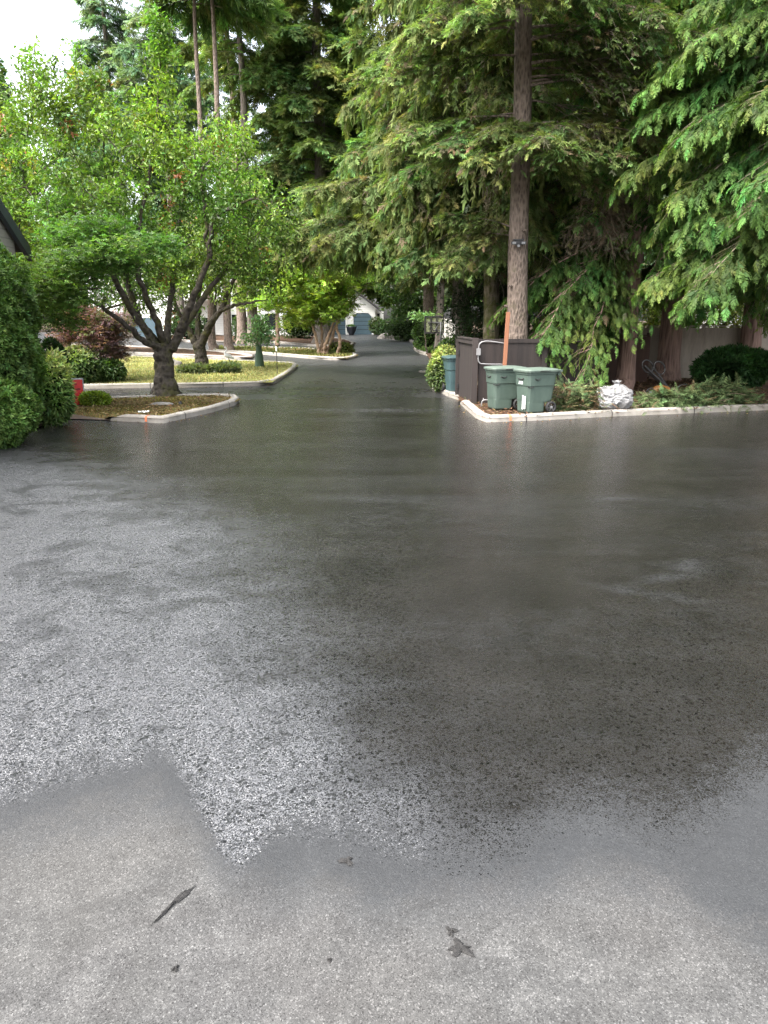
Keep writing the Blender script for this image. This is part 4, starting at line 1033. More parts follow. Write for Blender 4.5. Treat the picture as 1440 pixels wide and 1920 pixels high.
# orange survey dashes on the kerbs
def mark(px, py, h, label, ang):
    p = G(px, py + 2); a = Acc()
    prof = [(-0.004, 0.02), (0.001, 0.09), (0.013, 0.131), (0.04, 0.153), (0.09, 0.1575), (0.15, 0.156)]
    V = []
    for (o_, z) in prof: V += [(-0.028, o_, z), (0.028, o_, z)]
    a.add(V, [(2*i, 2*i+1, 2*i+3, 2*i+2) for i in range(len(prof)-1)])
    o = a.obj('paint_mark', M['orange_mark']); o.location = (p[0], p[1], float(zg(p[1]))); o.rotation_euler = (0, 0, ang); return tag(o, label, 'paint mark')
def seg_ang(p, q): d = q - p; return math.atan2(d[1], d[0])
def on_seg(p, q, px):
    lo, hi = 0.0, 1.0
    for _ in range(40):
        m = (lo + hi) / 2; c = p + (q - p) * m
        if 720 + FPX * c[0] / (CP * c[1] + SP * CAMZ) < px: lo = m
        else: hi = m
    return p + (q - p) * lo
def mark_on(p, q, px, label):
    c = on_seg(p, q, px); ang = seg_ang(p, q)
    o = mark(0, 1500, 0, label, ang)
    o.location = (c[0] + math.sin(ang) * 0.0025, c[1] - math.cos(ang) * 0.0025, 0.0)
mark_on(A[0], A[1], 274, 'orange paint dash on the kerb of the front cherry island')
mark_on(Ek[4], Ek[3], 957, 'orange paint dash on the kerb below the green carts')
# clear plastic sack
g = NG('crumpled_clear_plastic'); g.set(Base_Color=g.ramp(g.noise(5, 5, 0.65), [(0.3, (0.14, 0.138, 0.136)), (0.5, (0.21, 0.208, 0.208)), (0.7, (0.285, 0.283, 0.285))]), Roughness=0.32, Normal=g.bump(g.noise(7, 4, 0.55, g.mapping((1, 1, 2.6)), 1.6), 0.55, 0.06))
g.set(Transmission_Weight=0.2, Specular_IOR_Level=0.8); M['bag'] = g.m
bm = bmesh.new(); bmesh.ops.create_icosphere(bm, subdivisions=6, radius=1)
for v in bm.verts:
    c = v.co.copy(); e = (abs(c.x)**3.0 + abs(c.y)**3.0 + abs(c.z)**3.0) ** (-1/3.0); q = c * e
    n1 = mnoise.noise(q * 1.3 + Vector((3, 1, 0))); t = max(0.0, (q.z + 1) / 2); ang = math.atan2(q.y, q.x)
    fold = abs(mnoise.noise(Vector((math.cos(ang) * 2.6 + 0.6 * q.z, math.sin(ang) * 2.6, q.z * 1.1)))); crease = abs(mnoise.noise(Vector((q.x * 3.1, q.y * 3.1, q.z * 5.2 + q.x))))
    s_ = (1 + 0.16 * n1 - 0.26 * fold - 0.20 * crease) * (1.05 - 0.16 * abs(t - 0.35))
    top = max(0, t - 0.80) / 0.2; s_ *= 1 - 0.55 * top ** 1.5
    z = t * 0.60 * (1 + 0.18 * n1) - 0.05 * crease * (t > 0.1) + (0.10 * top * (1 - min(1, (c.x**2 + c.y**2) * 6)))
    v.co = Vector((q.x * 0.46 * s_ + 0.07 * (t - .5), q.y * 0.38 * s_, max(0.0, z)))
me = bpy.data.meshes.new('sack'); bm.to_mesh(me); bm.free()
for f in me.polygons: f.use_smooth = True
bl = G(1158, 772, 0.1); root = empty('plastic_bag', (bl[0], bl[1] + 0.35, 0.1), 'crumpled clear plastic sack full of stuff standing just behind the right kerb', 'plastic bag')
link('sack', me, M['bag'], root)
a = Acc(); n = 14; t = np.linspace(0, 2*np.pi, n, endpoint=False); rg = np.random.default_rng(2)
ringz = [(0.54, 0.11), (0.60, 0.05), (0.635, 0.035), (0.69, 0.075), (0.71, 0.10)]
V = np.concatenate([np.stack([0.04 + r_*np.cos(t)*(1 + .3*rg.normal(size=n)), r_*np.sin(t)*(1 + .3*rg.normal(size=n)), z + 0.015*rg.normal(size=n)], 1) for z, r_ in ringz]); k = np.arange(n)
a.add(V, np.concatenate([np.stack([i*n+k, i*n+(k+1)%n, (i+1)*n+(k+1)%n, (i+1)*n+k], 1) for i in range(4)])); a.obj('tied_neck', M['bag'], root, True)

# garden machine with looped black handles and an orange deck
mb = base_at(1240, 21.4, 0.1)
root = empty('garden_machine', mb, 'black garden machine with two looped handles and an orange body behind the sack', 'garden machine')
def tb(pts, r, n=30): return tube_vf(curve(pts, n), r, 8)
a = Acc(); a.add(*tb([(-0.22, 0, 0.10), (-0.18, 0, 0.2), (0.0, 0, 0.24), (0.15, 0, 0.2), (0.25, 0, 0.08)], 0.085, 14)); a.obj('deck', M['orange_plastic'], root, True)
a = Acc(); a.add(*tb([(0.25, 0, 0.2), (-0.05, 0, 0.42), (-0.4, 0, 0.72), (-0.55, 0, 0.86)], 0.035)); a.add(*tb([(0.25, 0.12, 0.18), (-0.05, 0.12, 0.40), (-0.35, 0.12, 0.62)], 0.03)); a.obj('handle_bar', M['black_metal'], root, True)
for (x, z, s_) in ((-0.46, 0.78, 1.0), (-0.12, 0.74, 1.0)):
    t = np.linspace(0, 2*np.pi, 22); a = Acc(); a.add(*tube_vf(np.stack([x + 0.15*np.cos(t) - 0.05*np.sin(t), 0.02 + 0*t, z + 0.06 + 0.18*np.sin(t)], 1), 0.024, 7)); a.obj('handle_loop', M['black_metal'], root, True)
a = Acc(); a.add(*tb([(-0.12, 0.02, 0.6), (0.05, 0.02, 0.4), (0.2, 0.0, 0.2)], 0.028)); a.add(*tb([(0.35, 0, 0.1), (0.5, 0, 0.3), (0.7, 0, 0.34)], 0.022)); a.obj('lever', M['black_metal'], root, True)
wheel('wheel', root, -0.38, -0.16, 0.13, 0.13, 0.06); wheel('wheel', root, 0.3, -0.16, 0.11, 0.11, 0.06)

# lamp fixed to the big trunk
def sec_light(loc):
    root = empty('security_light', loc, 'small black twin security light fixed high on the big fir trunk', 'security light')
    box_obj('housing', [((-0.10, -0.06, -0.05), (0.10, 0.10, 0.07)), ((-0.15, -0.10, 0.05), (0.15, 0.02, 0.085))], M['black_metal'], root, 0.012)
    for x in (-0.12, 0.12):
        h = box_obj('lamp_head', [((x-0.075, -0.11, -0.055), (x+0.075, -0.05, 0.03))], M['black_metal'], root, 0.012)
        box_obj('lens', [((x-0.045, -0.116, -0.04), (x+0.045, -0.1105, 0.012))], M['hub'], h)
    box_obj('sensor', [((-0.04, -0.11, -0.12), (0.04, -0.03, -0.055))], M['hub'], root, 0.012)
# tar drops and a smear on the dry asphalt
def splat(px, py, r, label, seed, el=1.0, ang=0.0, name='tar_drop', n=44):
    p = G(px, py); rg = np.random.default_rng(seed); t = np.linspace(0, 2*np.pi, n, endpoint=False)
    a = Acc(); rr = r * (1 + 0.38 * np.sin(3*t + seed) + 0.22 * np.sin(5*t + 2*seed) + 0.16 * rg.standard_normal(n))
    V = np.stack([rr*np.cos(t)*el, rr*np.sin(t), 0.0045 + 0*t], 1); m = V * 0.5; m[:, 2] = 0.011
    a.add(np.concatenate([V, m, [[0, 0, 0.009]]]), [(i, (i+1) % n, n + (i+1) % n, n + i) for i in range(n)], [(n + i, n + (i+1) % n, 2*n) for i in range(n)])
    o = a.obj(name, M['tar']); o.location = (p[0], p[1], 0); o.rotation_euler = (0, 0, ang); tag(o, label, 'tar drop')
splat(846, 1747, 0.018, 'smaller black tar drop on the dry asphalt at bottom centre', 1)
splat(863, 1780, 0.030, 'largest black tar drop on the dry asphalt at bottom centre', 2, 1.3, -0.3)
splat(650, 1616, 0.02, 'thin black tar fleck at the edge of the sealed asphalt', 3, 1.5, -0.5)
splat(330, 1692, 0.011, 'long dark smear on the dry asphalt at lower left', 4, 9.0, 1.05, 'tar_smear')
splat(329, 1818, 0.013, 'faint dark spot on the dry asphalt at bottom left', 5, 0.8, 0.2)
splat(618, 1802, 0.007, 'tiny dark spot on the dry asphalt left of the tar drops', 6, 1.0, 0.2)

# ---------------------------------------------------------------- buildings
def wall_obj(name, poly_xz, y0, y1, mat, parent, root):
    """prism of an x,z outline between y0 and y1"""
    n = len(poly_xz); V = [(x, y0, z) for x, z in poly_xz] + [(x, y1, z) for x, z in poly_xz]
    me = bpy.data.meshes.new(name); me.from_pydata([tuple(np.array(v) - np.array(root)) for v in V], [], [tuple(range(n)), tuple(range(2*n - 1, n - 1, -1))] + [((i+1) % n, i, n + i, n + (i+1) % n) for i in range(n)])
    me.update(); return link(name, me, mat, parent)
# garage at the end of the drive
Yg = 71.0; zb = float(zg(Yg)); X = lambda px: P(px, 620, Yg)[0]
def Zp(py): return P(700, py, Yg)[2]
gb = np.array([X(660), Yg, zb]); root = empty('garage', gb, 'white clapboard garage with two slate blue doors at the end of the drive', 'garage')
xl, xr_ = X(560), X(705); zt = Zp(578); xm = X(652)
wall_obj('wall', [(xl, zb - 0.2), (xr_, zb - 0.2), (xr_, zt), (xm, zt + 2.0), (xl, zt)], Yg, Yg + 9, M['siding_white'], root, gb)
def clip_door(px0, px1, y):
    x0, x1 = X(px0) - gb[0], X(px1) - gb[0]; h = Zp(587) - zb; c = 0.32; yy = y - gb[1]
    def outline(e): return [(x0 - e, 0), (x1 + e, 0), (x1 + e, h - c + e*0.4), (x1 - c + e*0.4, h + e), (x0 + c - e*0.4, h + e), (x0 - e, h - c + e*0.4)]
    def pris(name, o_, ya, yb, mat, par):
        n = len(o_); V = [(x, ya, z) for x, z in o_] + [(x, yb, z) for x, z in o_]
        me = bpy.data.meshes.new(name); me.from_pydata(V, [], [tuple(range(n)), tuple(range(2*n-1, n-1, -1))] + [((i+1) % n, i, n+i, n+(i+1) % n) for i in range(n)]); me.update(); return link(name, me, mat, par)
    d = pris('garage_door', outline(0.0), yy - 0.05, yy + 0.02, M['door_teal'], root)
    fr = [((x0 - 0.14, yy - 0.09, 0), (x0 - 0.01, yy - 0.002, h - c)), ((x1 + 0.01, yy - 0.09, 0), (x1 + 0.14, yy - 0.002, h - c)), ((x0 + c - 0.05, yy - 0.09, h + 0.01), (x1 - c + 0.05, yy - 0.002, h + 0.15))]
    for sx_, xx in ((1, x0), (-1, x1)):
        aa = R(45) * sx_; m = np.array([[math.cos(aa), 0, -math.sin(aa)], [0, 1, 0], [math.sin(aa), 0, math.cos(aa)]]); L = c * 1.42
        fr.append(((-L/2, yy - 0.088, -0.0), (L/2, yy - 0.004, 0.13), m, (xx + sx_ * (c/2 - 0.01), 0, h - c/2 + 0.01)))
    box_obj('door_frame', fr, M['white_paint'], d)
    box_obj('panel_line', [((x0 + 0.02, yy - 0.056, z), (x1 - 0.02, yy - 0.051, z + 0.05)) for z in np.linspace(h * 0.22, h * 0.80, 4)], simple('dark_panel_joint', (0.016, 0.028, 0.036), (0.012, 0.02, 0.026), 0.6, 3), d)
clip_door(663, 697, Yg); clip_door(613, 648, Yg)
a = Acc()
for x0_, x1_, z0_, z1_ in ((xl - 0.4, xm, zt - 0.18, zt + 2.07), (xm, xr_ + 0.4, zt + 2.07, zt - 0.18)):
    V = [(x0_, Yg - 0.5, z0_), (x1_, Yg - 0.5, z1_), (x1_, Yg + 9.4, z1_), (x0_, Yg + 9.4, z0_)]; V += [(x, y, z + 0.14) for x, y, z in V]
    a.add(np.array(V) - gb, [(0,3,2,1),(4,5,6,7),(0,1,5,4),(1,2,6,5),(2,3,7,6),(3,0,4,7)])
a.obj('roof', M['roofing'], root)
# low wing right of the doors with a slim window and a downspout
wx0, wx1 = X(705) - gb[0] + 0.003, X(719) - gb[0]
box_obj('side_wing', [((wx0, 0.3, -0.2), (wx1, 6, Zp(584) - zb))], M['siding_white'], root)
box_obj('window', [((X(706) - gb[0] + 0.05, 0.26, Zp(608) - zb), (X(711.5) - gb[0], 0.297, Zp(588) - zb))], M['glass_dark'], root)
box_obj('downspout', [((X(702) - gb[0], -0.08, 0), (X(703.5) - gb[0], -0.003, zt - zb - 0.2))], M['white_paint'], root)
# long white house on the left behind the trees
Yh = 66.0; zb = float(zg(Yh)); Xh = lambda px: P(px, 620, Yh)[0]; Zh = lambda py: P(500, py, Yh)[2]
hb2 = np.array([Xh(470), Yh, zb]); root = empty('white_house', hb2, 'two-storey white clapboard house half hidden behind the cherry trees', 'house')
L0, L1 = Xh(170), Xh(563)
wall_obj('wall', [(L0, zb - 0.2), (L1, zb - 0.2), (L1, zb + 6.4), (L0, zb + 6.4)], Yh, Yh + 10, M['siding_white'], root, hb2)
a = Acc(); V = [(L0 - .5, Yh - .6, zb + 6.2), (L1 + .5, Yh - .6, zb + 6.2), (L1 + .5, Yh + 5, zb + 8.6), (L0 - .5, Yh + 5, zb + 8.6), (L1 + .5, Yh + 10.6, zb + 6.2), (L0 - .5, Yh + 10.6, zb + 6.2)]
V += [(x, y, z + 0.16) for x, y, z in V]; a.add(np.array(V) - hb2, [(0,1,2,3)[::-1],(3,2,4,5)[::-1],(6,7,8,9),(9,8,10,11),(0,6,7,1)[::-1],(5,4,10,11)[::-1],(0,3,9,6),(3,5,11,9),(1,7,8,2),(2,8,10,4)]); a.obj('roof', M['roofing'], root)
def hwin(px0, px1, py0, py1, mat='glass_dark', name='window'):
    x0, x1 = Xh(px0) - hb2[0], Xh(px1) - hb2[0]; z1, z0 = Zh(py0) - zb, Zh(py1) - zb
    w_ = box_obj(name, [((x0, -0.03, max(z0, 0)), (x1, 0.02, z1))], M[mat], root)
    box_obj('frame', [((x0 - .1, -0.06, max(z0, 0)), (x0 - 0.002, -0.002, z1)), ((x1 + 0.002, -0.06, max(z0, 0)), (x1 + .1, -0.002, z1)), ((x0 - .1, -0.06, z1 + 0.002), (x1 + .1, -0.002, z1 + .12))], M['white_paint'], w_)
for q in ((196, 234, 596, 631, 'door_teal', 'garage_door'), (252, 300, 596, 631, 'door_teal', 'garage_door'), (384, 397, 596, 628, 'glass_dark', 'door'), (436, 452, 590, 610), (498, 520, 588, 618), (535, 552, 590, 612), (300, 330, 520, 550), (440, 462, 525, 550), (510, 535, 520, 548), (230, 260, 520, 550)): hwin(*q)
for px in (407, 341): box_obj('porch_post', [((Xh(px) - hb2[0] - .12, -1.8, -0.1), (Xh(px) - hb2[0] + .12, -1.55, 3.0))], M['white_paint'], root)
box_obj('porch_roof', [((Xh(330) - hb2[0], -2.1, 3.0), (Xh(425) - hb2[0], -0.003, 3.25))], M['white_paint'], root)
# neighbour house at the left edge, its gable wall turned to the drive
xw = -9.35; nb_ = np.array([xw - 5, 14.0, 0.0]); root = empty('neighbour_house', nb_, 'taupe clapboard gable with dark roof edge above the hedge at the left edge', 'house')
pk = (12.0, 10.2); e1 = (20.25, 3.95); e0 = (3.75, 3.95)
V = [(xw, 4.2, 0), (xw, 19.8, 0), (xw, 19.8, 4.25), (xw, pk[0], 10.05), (xw, 4.2, 4.25)]; V2 = [(xw - 14, y, z) for _, y, z in V]
me = bpy.data.meshes.new('wall'); me.from_pydata([tuple(np.array(v) - nb_) for v in V + V2], [], [(0,1,2,3,4), (9,8,7,6,5)] + [((i+1) % 5, i, 5 + i, 5 + (i+1) % 5) for i in range(5)]); me.update(); link('wall', me, M['siding_taupe'], root)
def slab(name, a0, a1, x0, x1, th, mat):
    V = [(x0, a0[0], a0[1]), (x1, a0[0], a0[1]), (x1, a1[0], a1[1]), (x0, a1[0], a1[1])]; V += [(x, y, z + th) for x, y, z in V]
    a = Acc(); a.add(np.array(V) - nb_, [(0,3,2,1),(4,5,6,7),(0,1,5,4),(1,2,6,5),(2,3,7,6),(3,0,4,7)]); return a.obj(name, mat, root)
slab('roof', pk, e1, xw - 14.3, xw + 0.18, 0.16, M['roofing']); slab('roof', e0, pk, xw - 14.3, xw + 0.18, 0.16, M['roofing'])
slab('rake_board', (pk[0], pk[1] - 0.22), (e1[0], e1[1] - 0.22), xw + 0.08, xw + 0.2, 0.3, M['trim_dark']); slab('rake_board', (e0[0], e0[1] - 0.22), (pk[0], pk[1] - 0.22), xw + 0.08, xw + 0.2, 0.3, M['trim_dark'])
# pale building glimpsed beyond the right fence
pb_ = np.array([20.6, 38.0, float(zg(38))]); root = empty('far_house', pb_, 'pale house glimpsed through the trees beyond the right fence', 'house')
box_obj('wall', [((-4, 0, -0.2), (5, 7, 3.0))], M['siding_white'], root)
a = Acc(); a.add([(-4.4, -.5, 3.0), (5.4, -.5, 3.0), (5.4, 3.5, 4.8), (-4.4, 3.5, 4.8), (5.4, 7.5, 3.0), (-4.4, 7.5, 3.0)], [(0,1,2,3),(3,2,4,5)], [(0,3,5),(1,4,2)]); a.obj('roof', M['roofing'], root)
box_obj('window', [((-1.5, -0.04, 1.0), (0.2, -0.003, 2.2))], M['glass_dark'], root)
# dark pot between the garage doors
pp = base_at(659, 69.6, 0.0)
root = empty('plant_pot', pp, 'dark urn with a small plant between the two garage doors', 'plant pot')
a = Acc(); a.add(*loft([(0, 0, 0, .22, .22), (0.08, 0, 0, .24, .24), (0.4, 0, 0, .42, .42), (0.66, 0, 0, .46, .46), (0.70, 0, 0, .52, .52), (0.76, 0, 0, .52, .52), (0.74, 0, 0, .4, .4)], 18, 2)); a.obj('pot', M['pot'], root, True)
rg = np.random.default_rng(8); a = Acc(); n = 120; d = rg.normal(0, .5, (n, 3)); d[:, 2] = np.abs(d[:, 2]) + .4; inst(a, TP['leaf'], np.c_[rg.normal(0, .15, (n, 2)), np.full(n, .74)], d, rg.normal(0, 1, (n, 3)), rg.uniform(.12, .3, n), (0.02, 0.05, 0.015), (0.08, 0.16, 0.04), .2, rg); a.obj('plant', M['broad_leaf'], root)
# ---------------------------------------------------------------- shrubs
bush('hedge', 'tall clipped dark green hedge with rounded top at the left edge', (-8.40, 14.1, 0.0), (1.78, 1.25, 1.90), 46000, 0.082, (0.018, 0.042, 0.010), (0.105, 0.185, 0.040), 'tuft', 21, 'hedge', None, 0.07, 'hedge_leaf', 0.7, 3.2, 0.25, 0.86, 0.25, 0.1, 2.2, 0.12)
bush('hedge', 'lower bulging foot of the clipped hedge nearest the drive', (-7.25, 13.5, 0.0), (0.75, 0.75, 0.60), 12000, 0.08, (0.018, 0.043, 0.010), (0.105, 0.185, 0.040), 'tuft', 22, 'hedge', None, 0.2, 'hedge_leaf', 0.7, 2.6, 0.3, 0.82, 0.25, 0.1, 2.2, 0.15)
p = G(120, 786); p = np.array([-7.15, 16.1, 0.05])
bush('pieris_shrub', 'pale yellow-green leafy shrub beside the hedge and red box', p, (0.38, 0.45, 0.72), 3600, 0.13, (0.04, 0.085, 0.018), (0.15, 0.25, 0.06), 'longleaf', 23, 'shrub', None, 0.25, 'broad_leaf', 0.75, 2.2, 0.5, 0.75, 0.2, 0.05, 2.0, 0.2, (0.38, 0.40, 0.16))
bush('yew_cone', 'dark green cone shaped evergreen between the pale shrub and purple maple', base_at(108, 20.0, 0.08), (0.42, 0.42, 0.86), 3200, 0.08, (0.010, 0.03, 0.010), (0.04, 0.085, 0.022), 'tuft', 24, 'shrub', None, 0.1, 'hedge_leaf', 0.7, 1.6, 0.3, 0.8)
bush('mound_shrub', 'low bright yellow-green mound right of the red box', base_at(180, 19.3, 0.08), (0.36, 0.32, 0.17), 1900, 0.075, (0.06, 0.11, 0.01), (0.24, 0.33, 0.025), 'leaf', 25, 'shrub', None, 0.2, 'broad_leaf', 0.6, 2.2, 0.3, 0.8)
bush('laurel_shrub', 'dark green shrub under the purple maple at the left end of the lawn', base_at(205, 25.5, 0.1), (0.5, 0.5, 0.36), 1600, 0.13, (0.02, 0.05, 0.012), (0.08, 0.14, 0.04), 'leaf', 26, 'shrub', None, 0.3)
bush('laurel_shrub', 'mid green shrub with pale new leaves left of the purple maple trunk', base_at(150, 25.0, 0.1), (0.62, 0.6, 0.6), 2600, 0.13, (0.03, 0.065, 0.015), (0.12, 0.19, 0.06), 'leaf', 27, 'shrub', None, 0.3, hue=(0.30, 0.30, 0.16))
bush('juniper_mound', 'grey-green juniper mound at the foot of the second cherry', base_at(374, 29.0, 0.1), (0.85, 0.55, 0.13), 1500, 0.14, (0.05, 0.07, 0.03), (0.17, 0.20, 0.09), 'tuft', 28, 'shrub', None, 0.3)
bush('juniper_mound', 'small grey-green mound right of the second cherry', base_at(424, 29.0, 0.1), (0.5, 0.42, 0.17), 900, 0.13, (0.04, 0.065, 0.03), (0.15, 0.19, 0.09), 'tuft', 29, 'shrub', None, 0.3)
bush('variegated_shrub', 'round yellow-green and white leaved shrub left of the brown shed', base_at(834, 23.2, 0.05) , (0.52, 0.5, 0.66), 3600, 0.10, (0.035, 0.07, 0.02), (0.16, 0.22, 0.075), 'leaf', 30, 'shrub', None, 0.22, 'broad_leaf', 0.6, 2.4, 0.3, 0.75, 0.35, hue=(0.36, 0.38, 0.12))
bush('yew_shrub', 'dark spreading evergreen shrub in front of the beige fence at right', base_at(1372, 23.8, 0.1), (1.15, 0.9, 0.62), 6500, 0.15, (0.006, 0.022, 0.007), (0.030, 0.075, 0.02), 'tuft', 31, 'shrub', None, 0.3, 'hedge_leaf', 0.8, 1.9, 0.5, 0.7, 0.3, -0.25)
for i, (px, Y, r, n, lab, hue) in enumerate([
    (846, 35.0, (0.7, 0.7, 0.55), 1400, 'green shrub under the basketball hoop by the pale fence', (0.10, 0.18, 0.05)),
    (803, 44.0, (0.9, 0.8, 0.8), 1300, 'green shrub left of the hoop in front of the pale fence', (0.11, 0.20, 0.05)),
    (767, 58.0, (1.8, 1.2, 0.8), 1600, 'dark low shrub on the bank at the end of the drive', (0.06, 0.11, 0.035)),
    (735, 67.0, (1.5, 1.2, 0.7), 1300, 'dark shrub beside the pale stones right of the garage', (0.05, 0.10, 0.03)),
    (708, 69.6, (0.75, 0.6, 0.72), 900, 'rounded shrub in front of the slim garage window', (0.10, 0.14, 0.05)),
    (640, 41.5, (0.75, 0.5, 0.28), 1000, 'low green mound right of the yellow-green maple stems', (0.16, 0.20, 0.05)),
    (470, 55.0, (1.5, 1.0, 0.9), 1300, 'dark shrub in front of the white house', (0.06, 0.10, 0.035)),
    (350, 58.0, (1.7, 1.0, 1.0), 1300, 'dark green shrub by the porch of the white house', (0.05, 0.095, 0.03)),
    (560, 60.0, (1.4, 1.0, 1.0), 1300, 'green shrub between white house and garage', (0.07, 0.12, 0.035))]):
    bush('garden_shrub', lab, base_at(px, Y, 0.05), r, n, 0.15 if Y < 50 else 0.2, tuple(x * 0.3 for x in hue), hue, 'leaf', 40 + i, 'shrub', None, 0.35)
rock('stone', base_at(728, 62.0, 0.05), (0.8, 0.5, 0.45), M['stone'], 'pale boulder right of the garage at the end of the drive', 'stone', 7)
rock('stone', base_at(753, 60.0, 0.05), (0.7, 0.5, 0.35), M['stone'], 'second boulder on the bank nearer the taupe fence', 'stone', 8)

def brush(name, label, loc, rad, n, seed, ntw=70):
    rg = np.random.default_rng(seed); root = empty(name, loc, label, 'brush pile', 'piles of cut branches behind the right kerb')
    a = Acc(); u = rg.normal(0, 0.45, (n, 3)); p = u * np.array(rad); p[:, 2] = np.abs(u[:, 2]) * 0 + rg.random(n) ** 1.2 * rad[2] * np.clip(1.15 - (u[:, 0]**2 + u[:, 1]**2) * 0.55, 0.1, 1)
    d = rg.normal(0, 1, (n, 3)); d[:, 2] *= 0.35; c = rg.random((n, 1)); brown = rg.random((n, 1)) < (0.3 if ntw > 20 else 0.08)
    B = np.where(brown, np.array([0.22, 0.15, 0.08]), np.array([0.13, 0.19, 0.075])) * (0.6 + 0.9 * c); A = B * 0.35
    inst(a, TP['spiky'], p, d, np.array([0, 0, 1.0]) + rg.normal(0, .4, (n, 3)), rg.uniform(.16, .42, n), A, B, .25, rg); a.obj('sprays', M['dry_leaf'], root)
    t = Acc()
    for _ in range(ntw):
        q = rg.normal(0, .45, 3) * np.array(rad); q[2] = rg.random() * rad[2] * 0.8; e = rg.normal(0, 1, 3); e[2] = abs(e[2]) * .45 - 0.1; e = nrm(e) * rg.uniform(.25, .75)
        m = q + e * .5 + rg.normal(0, .05, 3); e2 = q + e; e2[2] = max(e2[2], 0.02); m[2] = max(m[2], 0.02); t.add(*tube_vf(curve([q, m, e2], 6), np.linspace(.011, .004, 6), 4, False)[:2])
    t.obj('twigs', M['dry_twig'], root)
brush('brush_pile', 'pile of cut dry branches between the green carts and the plastic sack', base_at(1082, 18.5, 0.1), (0.85, 0.6, 0.62), 1100, 61, 35)
brush('brush_pile', 'low pile of green cut branches just right of the plastic sack', base_at(1262, 18.9, 0.1), (0.85, 0.4, 0.40), 1500, 62, 14)
brush('brush_pile', 'wide pile of grey-green cut branches farthest right behind the kerb', base_at(1345, 19.4, 0.1), (1.0, 0.5, 0.6), 1700, 63, 14)

# ---------------------------------------------------------------- broadleaf trees
def L2(*q): return [P(px, py, Y) for px, py, Y in q]
def bl(px, py, Y, rx, rz, ry, n): k = mpp(Y) * 1.02; return (P(px, py, Y), (rx * k, ry, rz * k), n)
Y1 = 21.6; b = base_at(311, Y1, 0.08)
gd = base_at(311, Y1, -0.1)
limbs = [([gd, base_at(311, Y1, 0.15), P(308, 705, Y1), P(307, 672, Y1), P(308, 645, Y1)], [0.54, 0.38, 0.285, 0.26, 0.25]),
 (L2((302,660,Y1),(275,622,Y1-.2),(240,570,Y1-.6),(200,490,Y1-1),(155,420,Y1-1.3),(140,385,Y1-1.5)), [0.144, 0.108, 0.090, 0.072, 0.051, 0.022]),
 (L2((300,655,Y1),(262,600,Y1+.3),(240,530,Y1+.8),(215,450,Y1+1),(200,330,Y1+1),(190,230,Y1+.6)), [0.138, 0.101, 0.079, 0.061, 0.040, 0.015]),
 (L2((303,650,Y1-.1),(270,640,Y1-.6),(225,600,Y1-1.2),(165,560,Y1-1.8),(110,520,Y1-2.2)), [0.108, 0.083, 0.065, 0.043, 0.015]),
 (L2((308,650,Y1),(290,590,Y1-.4),(262,520,Y1-.8),(262,420,Y1-.8),(285,300,Y1-.6),(298,150,Y1-.4),(300,60,Y1-.3)), [0.115, 0.087, 0.072, 0.054, 0.036, 0.021, 0.007]),
 (L2((322,655,Y1),(342,610,Y1-.2),(368,545,Y1-.5),(392,480,Y1-.8),(398,420,Y1-1),(425,395,Y1-1.2),(478,372,Y1-1.5)), [0.138, 0.108, 0.087, 0.072, 0.061, 0.043, 0.022]),
 (L2((325,650,Y1+.1),(360,590,Y1+.3),(410,520,Y1+.5),(455,480,Y1+.6),(520,430,Y1+.8)), [0.115, 0.087, 0.065, 0.043, 0.015]),
 (L2((312,645,Y1+.1),(318,580,Y1+.6),(330,480,Y1+1.2),(345,360,Y1+1.6),(360,250,Y1+1.6)), [0.108, 0.079, 0.061, 0.036, 0.015]),
 (L2((392,480,Y1-.8),(385,420,Y1-.9),(380,330,Y1-1),(420,250,Y1-1)), [0.054, 0.043, 0.029, 0.011]),
 (L2((200,490,Y1-1),(130,460,Y1-1.2),(80,400,Y1-.4),(40,330,Y1+1.6)), [0.054, 0.040, 0.025, 0.009])]
blobs = [bl(140,270,Y1,125,115,2.6,120), bl(95,190,Y1-.3,65,70,1.6,46), bl(270,330,Y1,130,120,3.0,131), bl(300,130,Y1-.4,26,85,0.55,36), bl(300,55,Y1-.4,12,22,.3,8), bl(275,230,Y1-.3,65,70,1.3,46),
 bl(405,330,Y1,100,85,2.7,99), bl(470,400,Y1-.6,85,65,2.1,62), bl(45,320,Y1+2.2,75,80,2.0,68), bl(330,420,Y1,170,85,2.6,79), bl(200,430,Y1-.6,130,75,2.2,68), bl(130,140,Y1-.3,40,55,.9,17), bl(430,255,Y1-.8,45,40,.9,20), bl(520,425,Y1+.4,45,40,1.0,20), bl(300,560,Y1+1,90,45,1.5,15), bl(20,230,Y1+1.5,60,70,1.5,31), bl(175,160,Y1-.3,22,45,.6,12), bl(60,130,Y1-.3,18,50,.5,11), bl(345,270,Y1,60,60,1.5,31), bl(230,505,Y1+.4,100,35,1.6,28), bl(420,470,Y1,70,40,1.6,26), bl(350,500,Y1+.8,70,30,1.4,17)]
broad_tree('cherry_tree', 'big spreading cherry tree with mossy forked trunk on the front kerbed island', b, limbs, blobs, 0.125, 34, (0.025, 0.065, 0.012), (0.118, 0.215, 0.035), 'leaf', 71, 'bark_cherry',
           special=[(0.014, (0.18, 0.07, 0.025), (0.32, 0.13, 0.05), 0), (0.008, (0.22, 0.20, 0.03), (0.36, 0.32, 0.06), 1.2)], spread=0.19, twig=0.012, hue=(0.21, 0.30, 0.045))
Y2 = 30.5; b = base_at(379, Y2, 0.1); gd = base_at(379, Y2, -0.1)
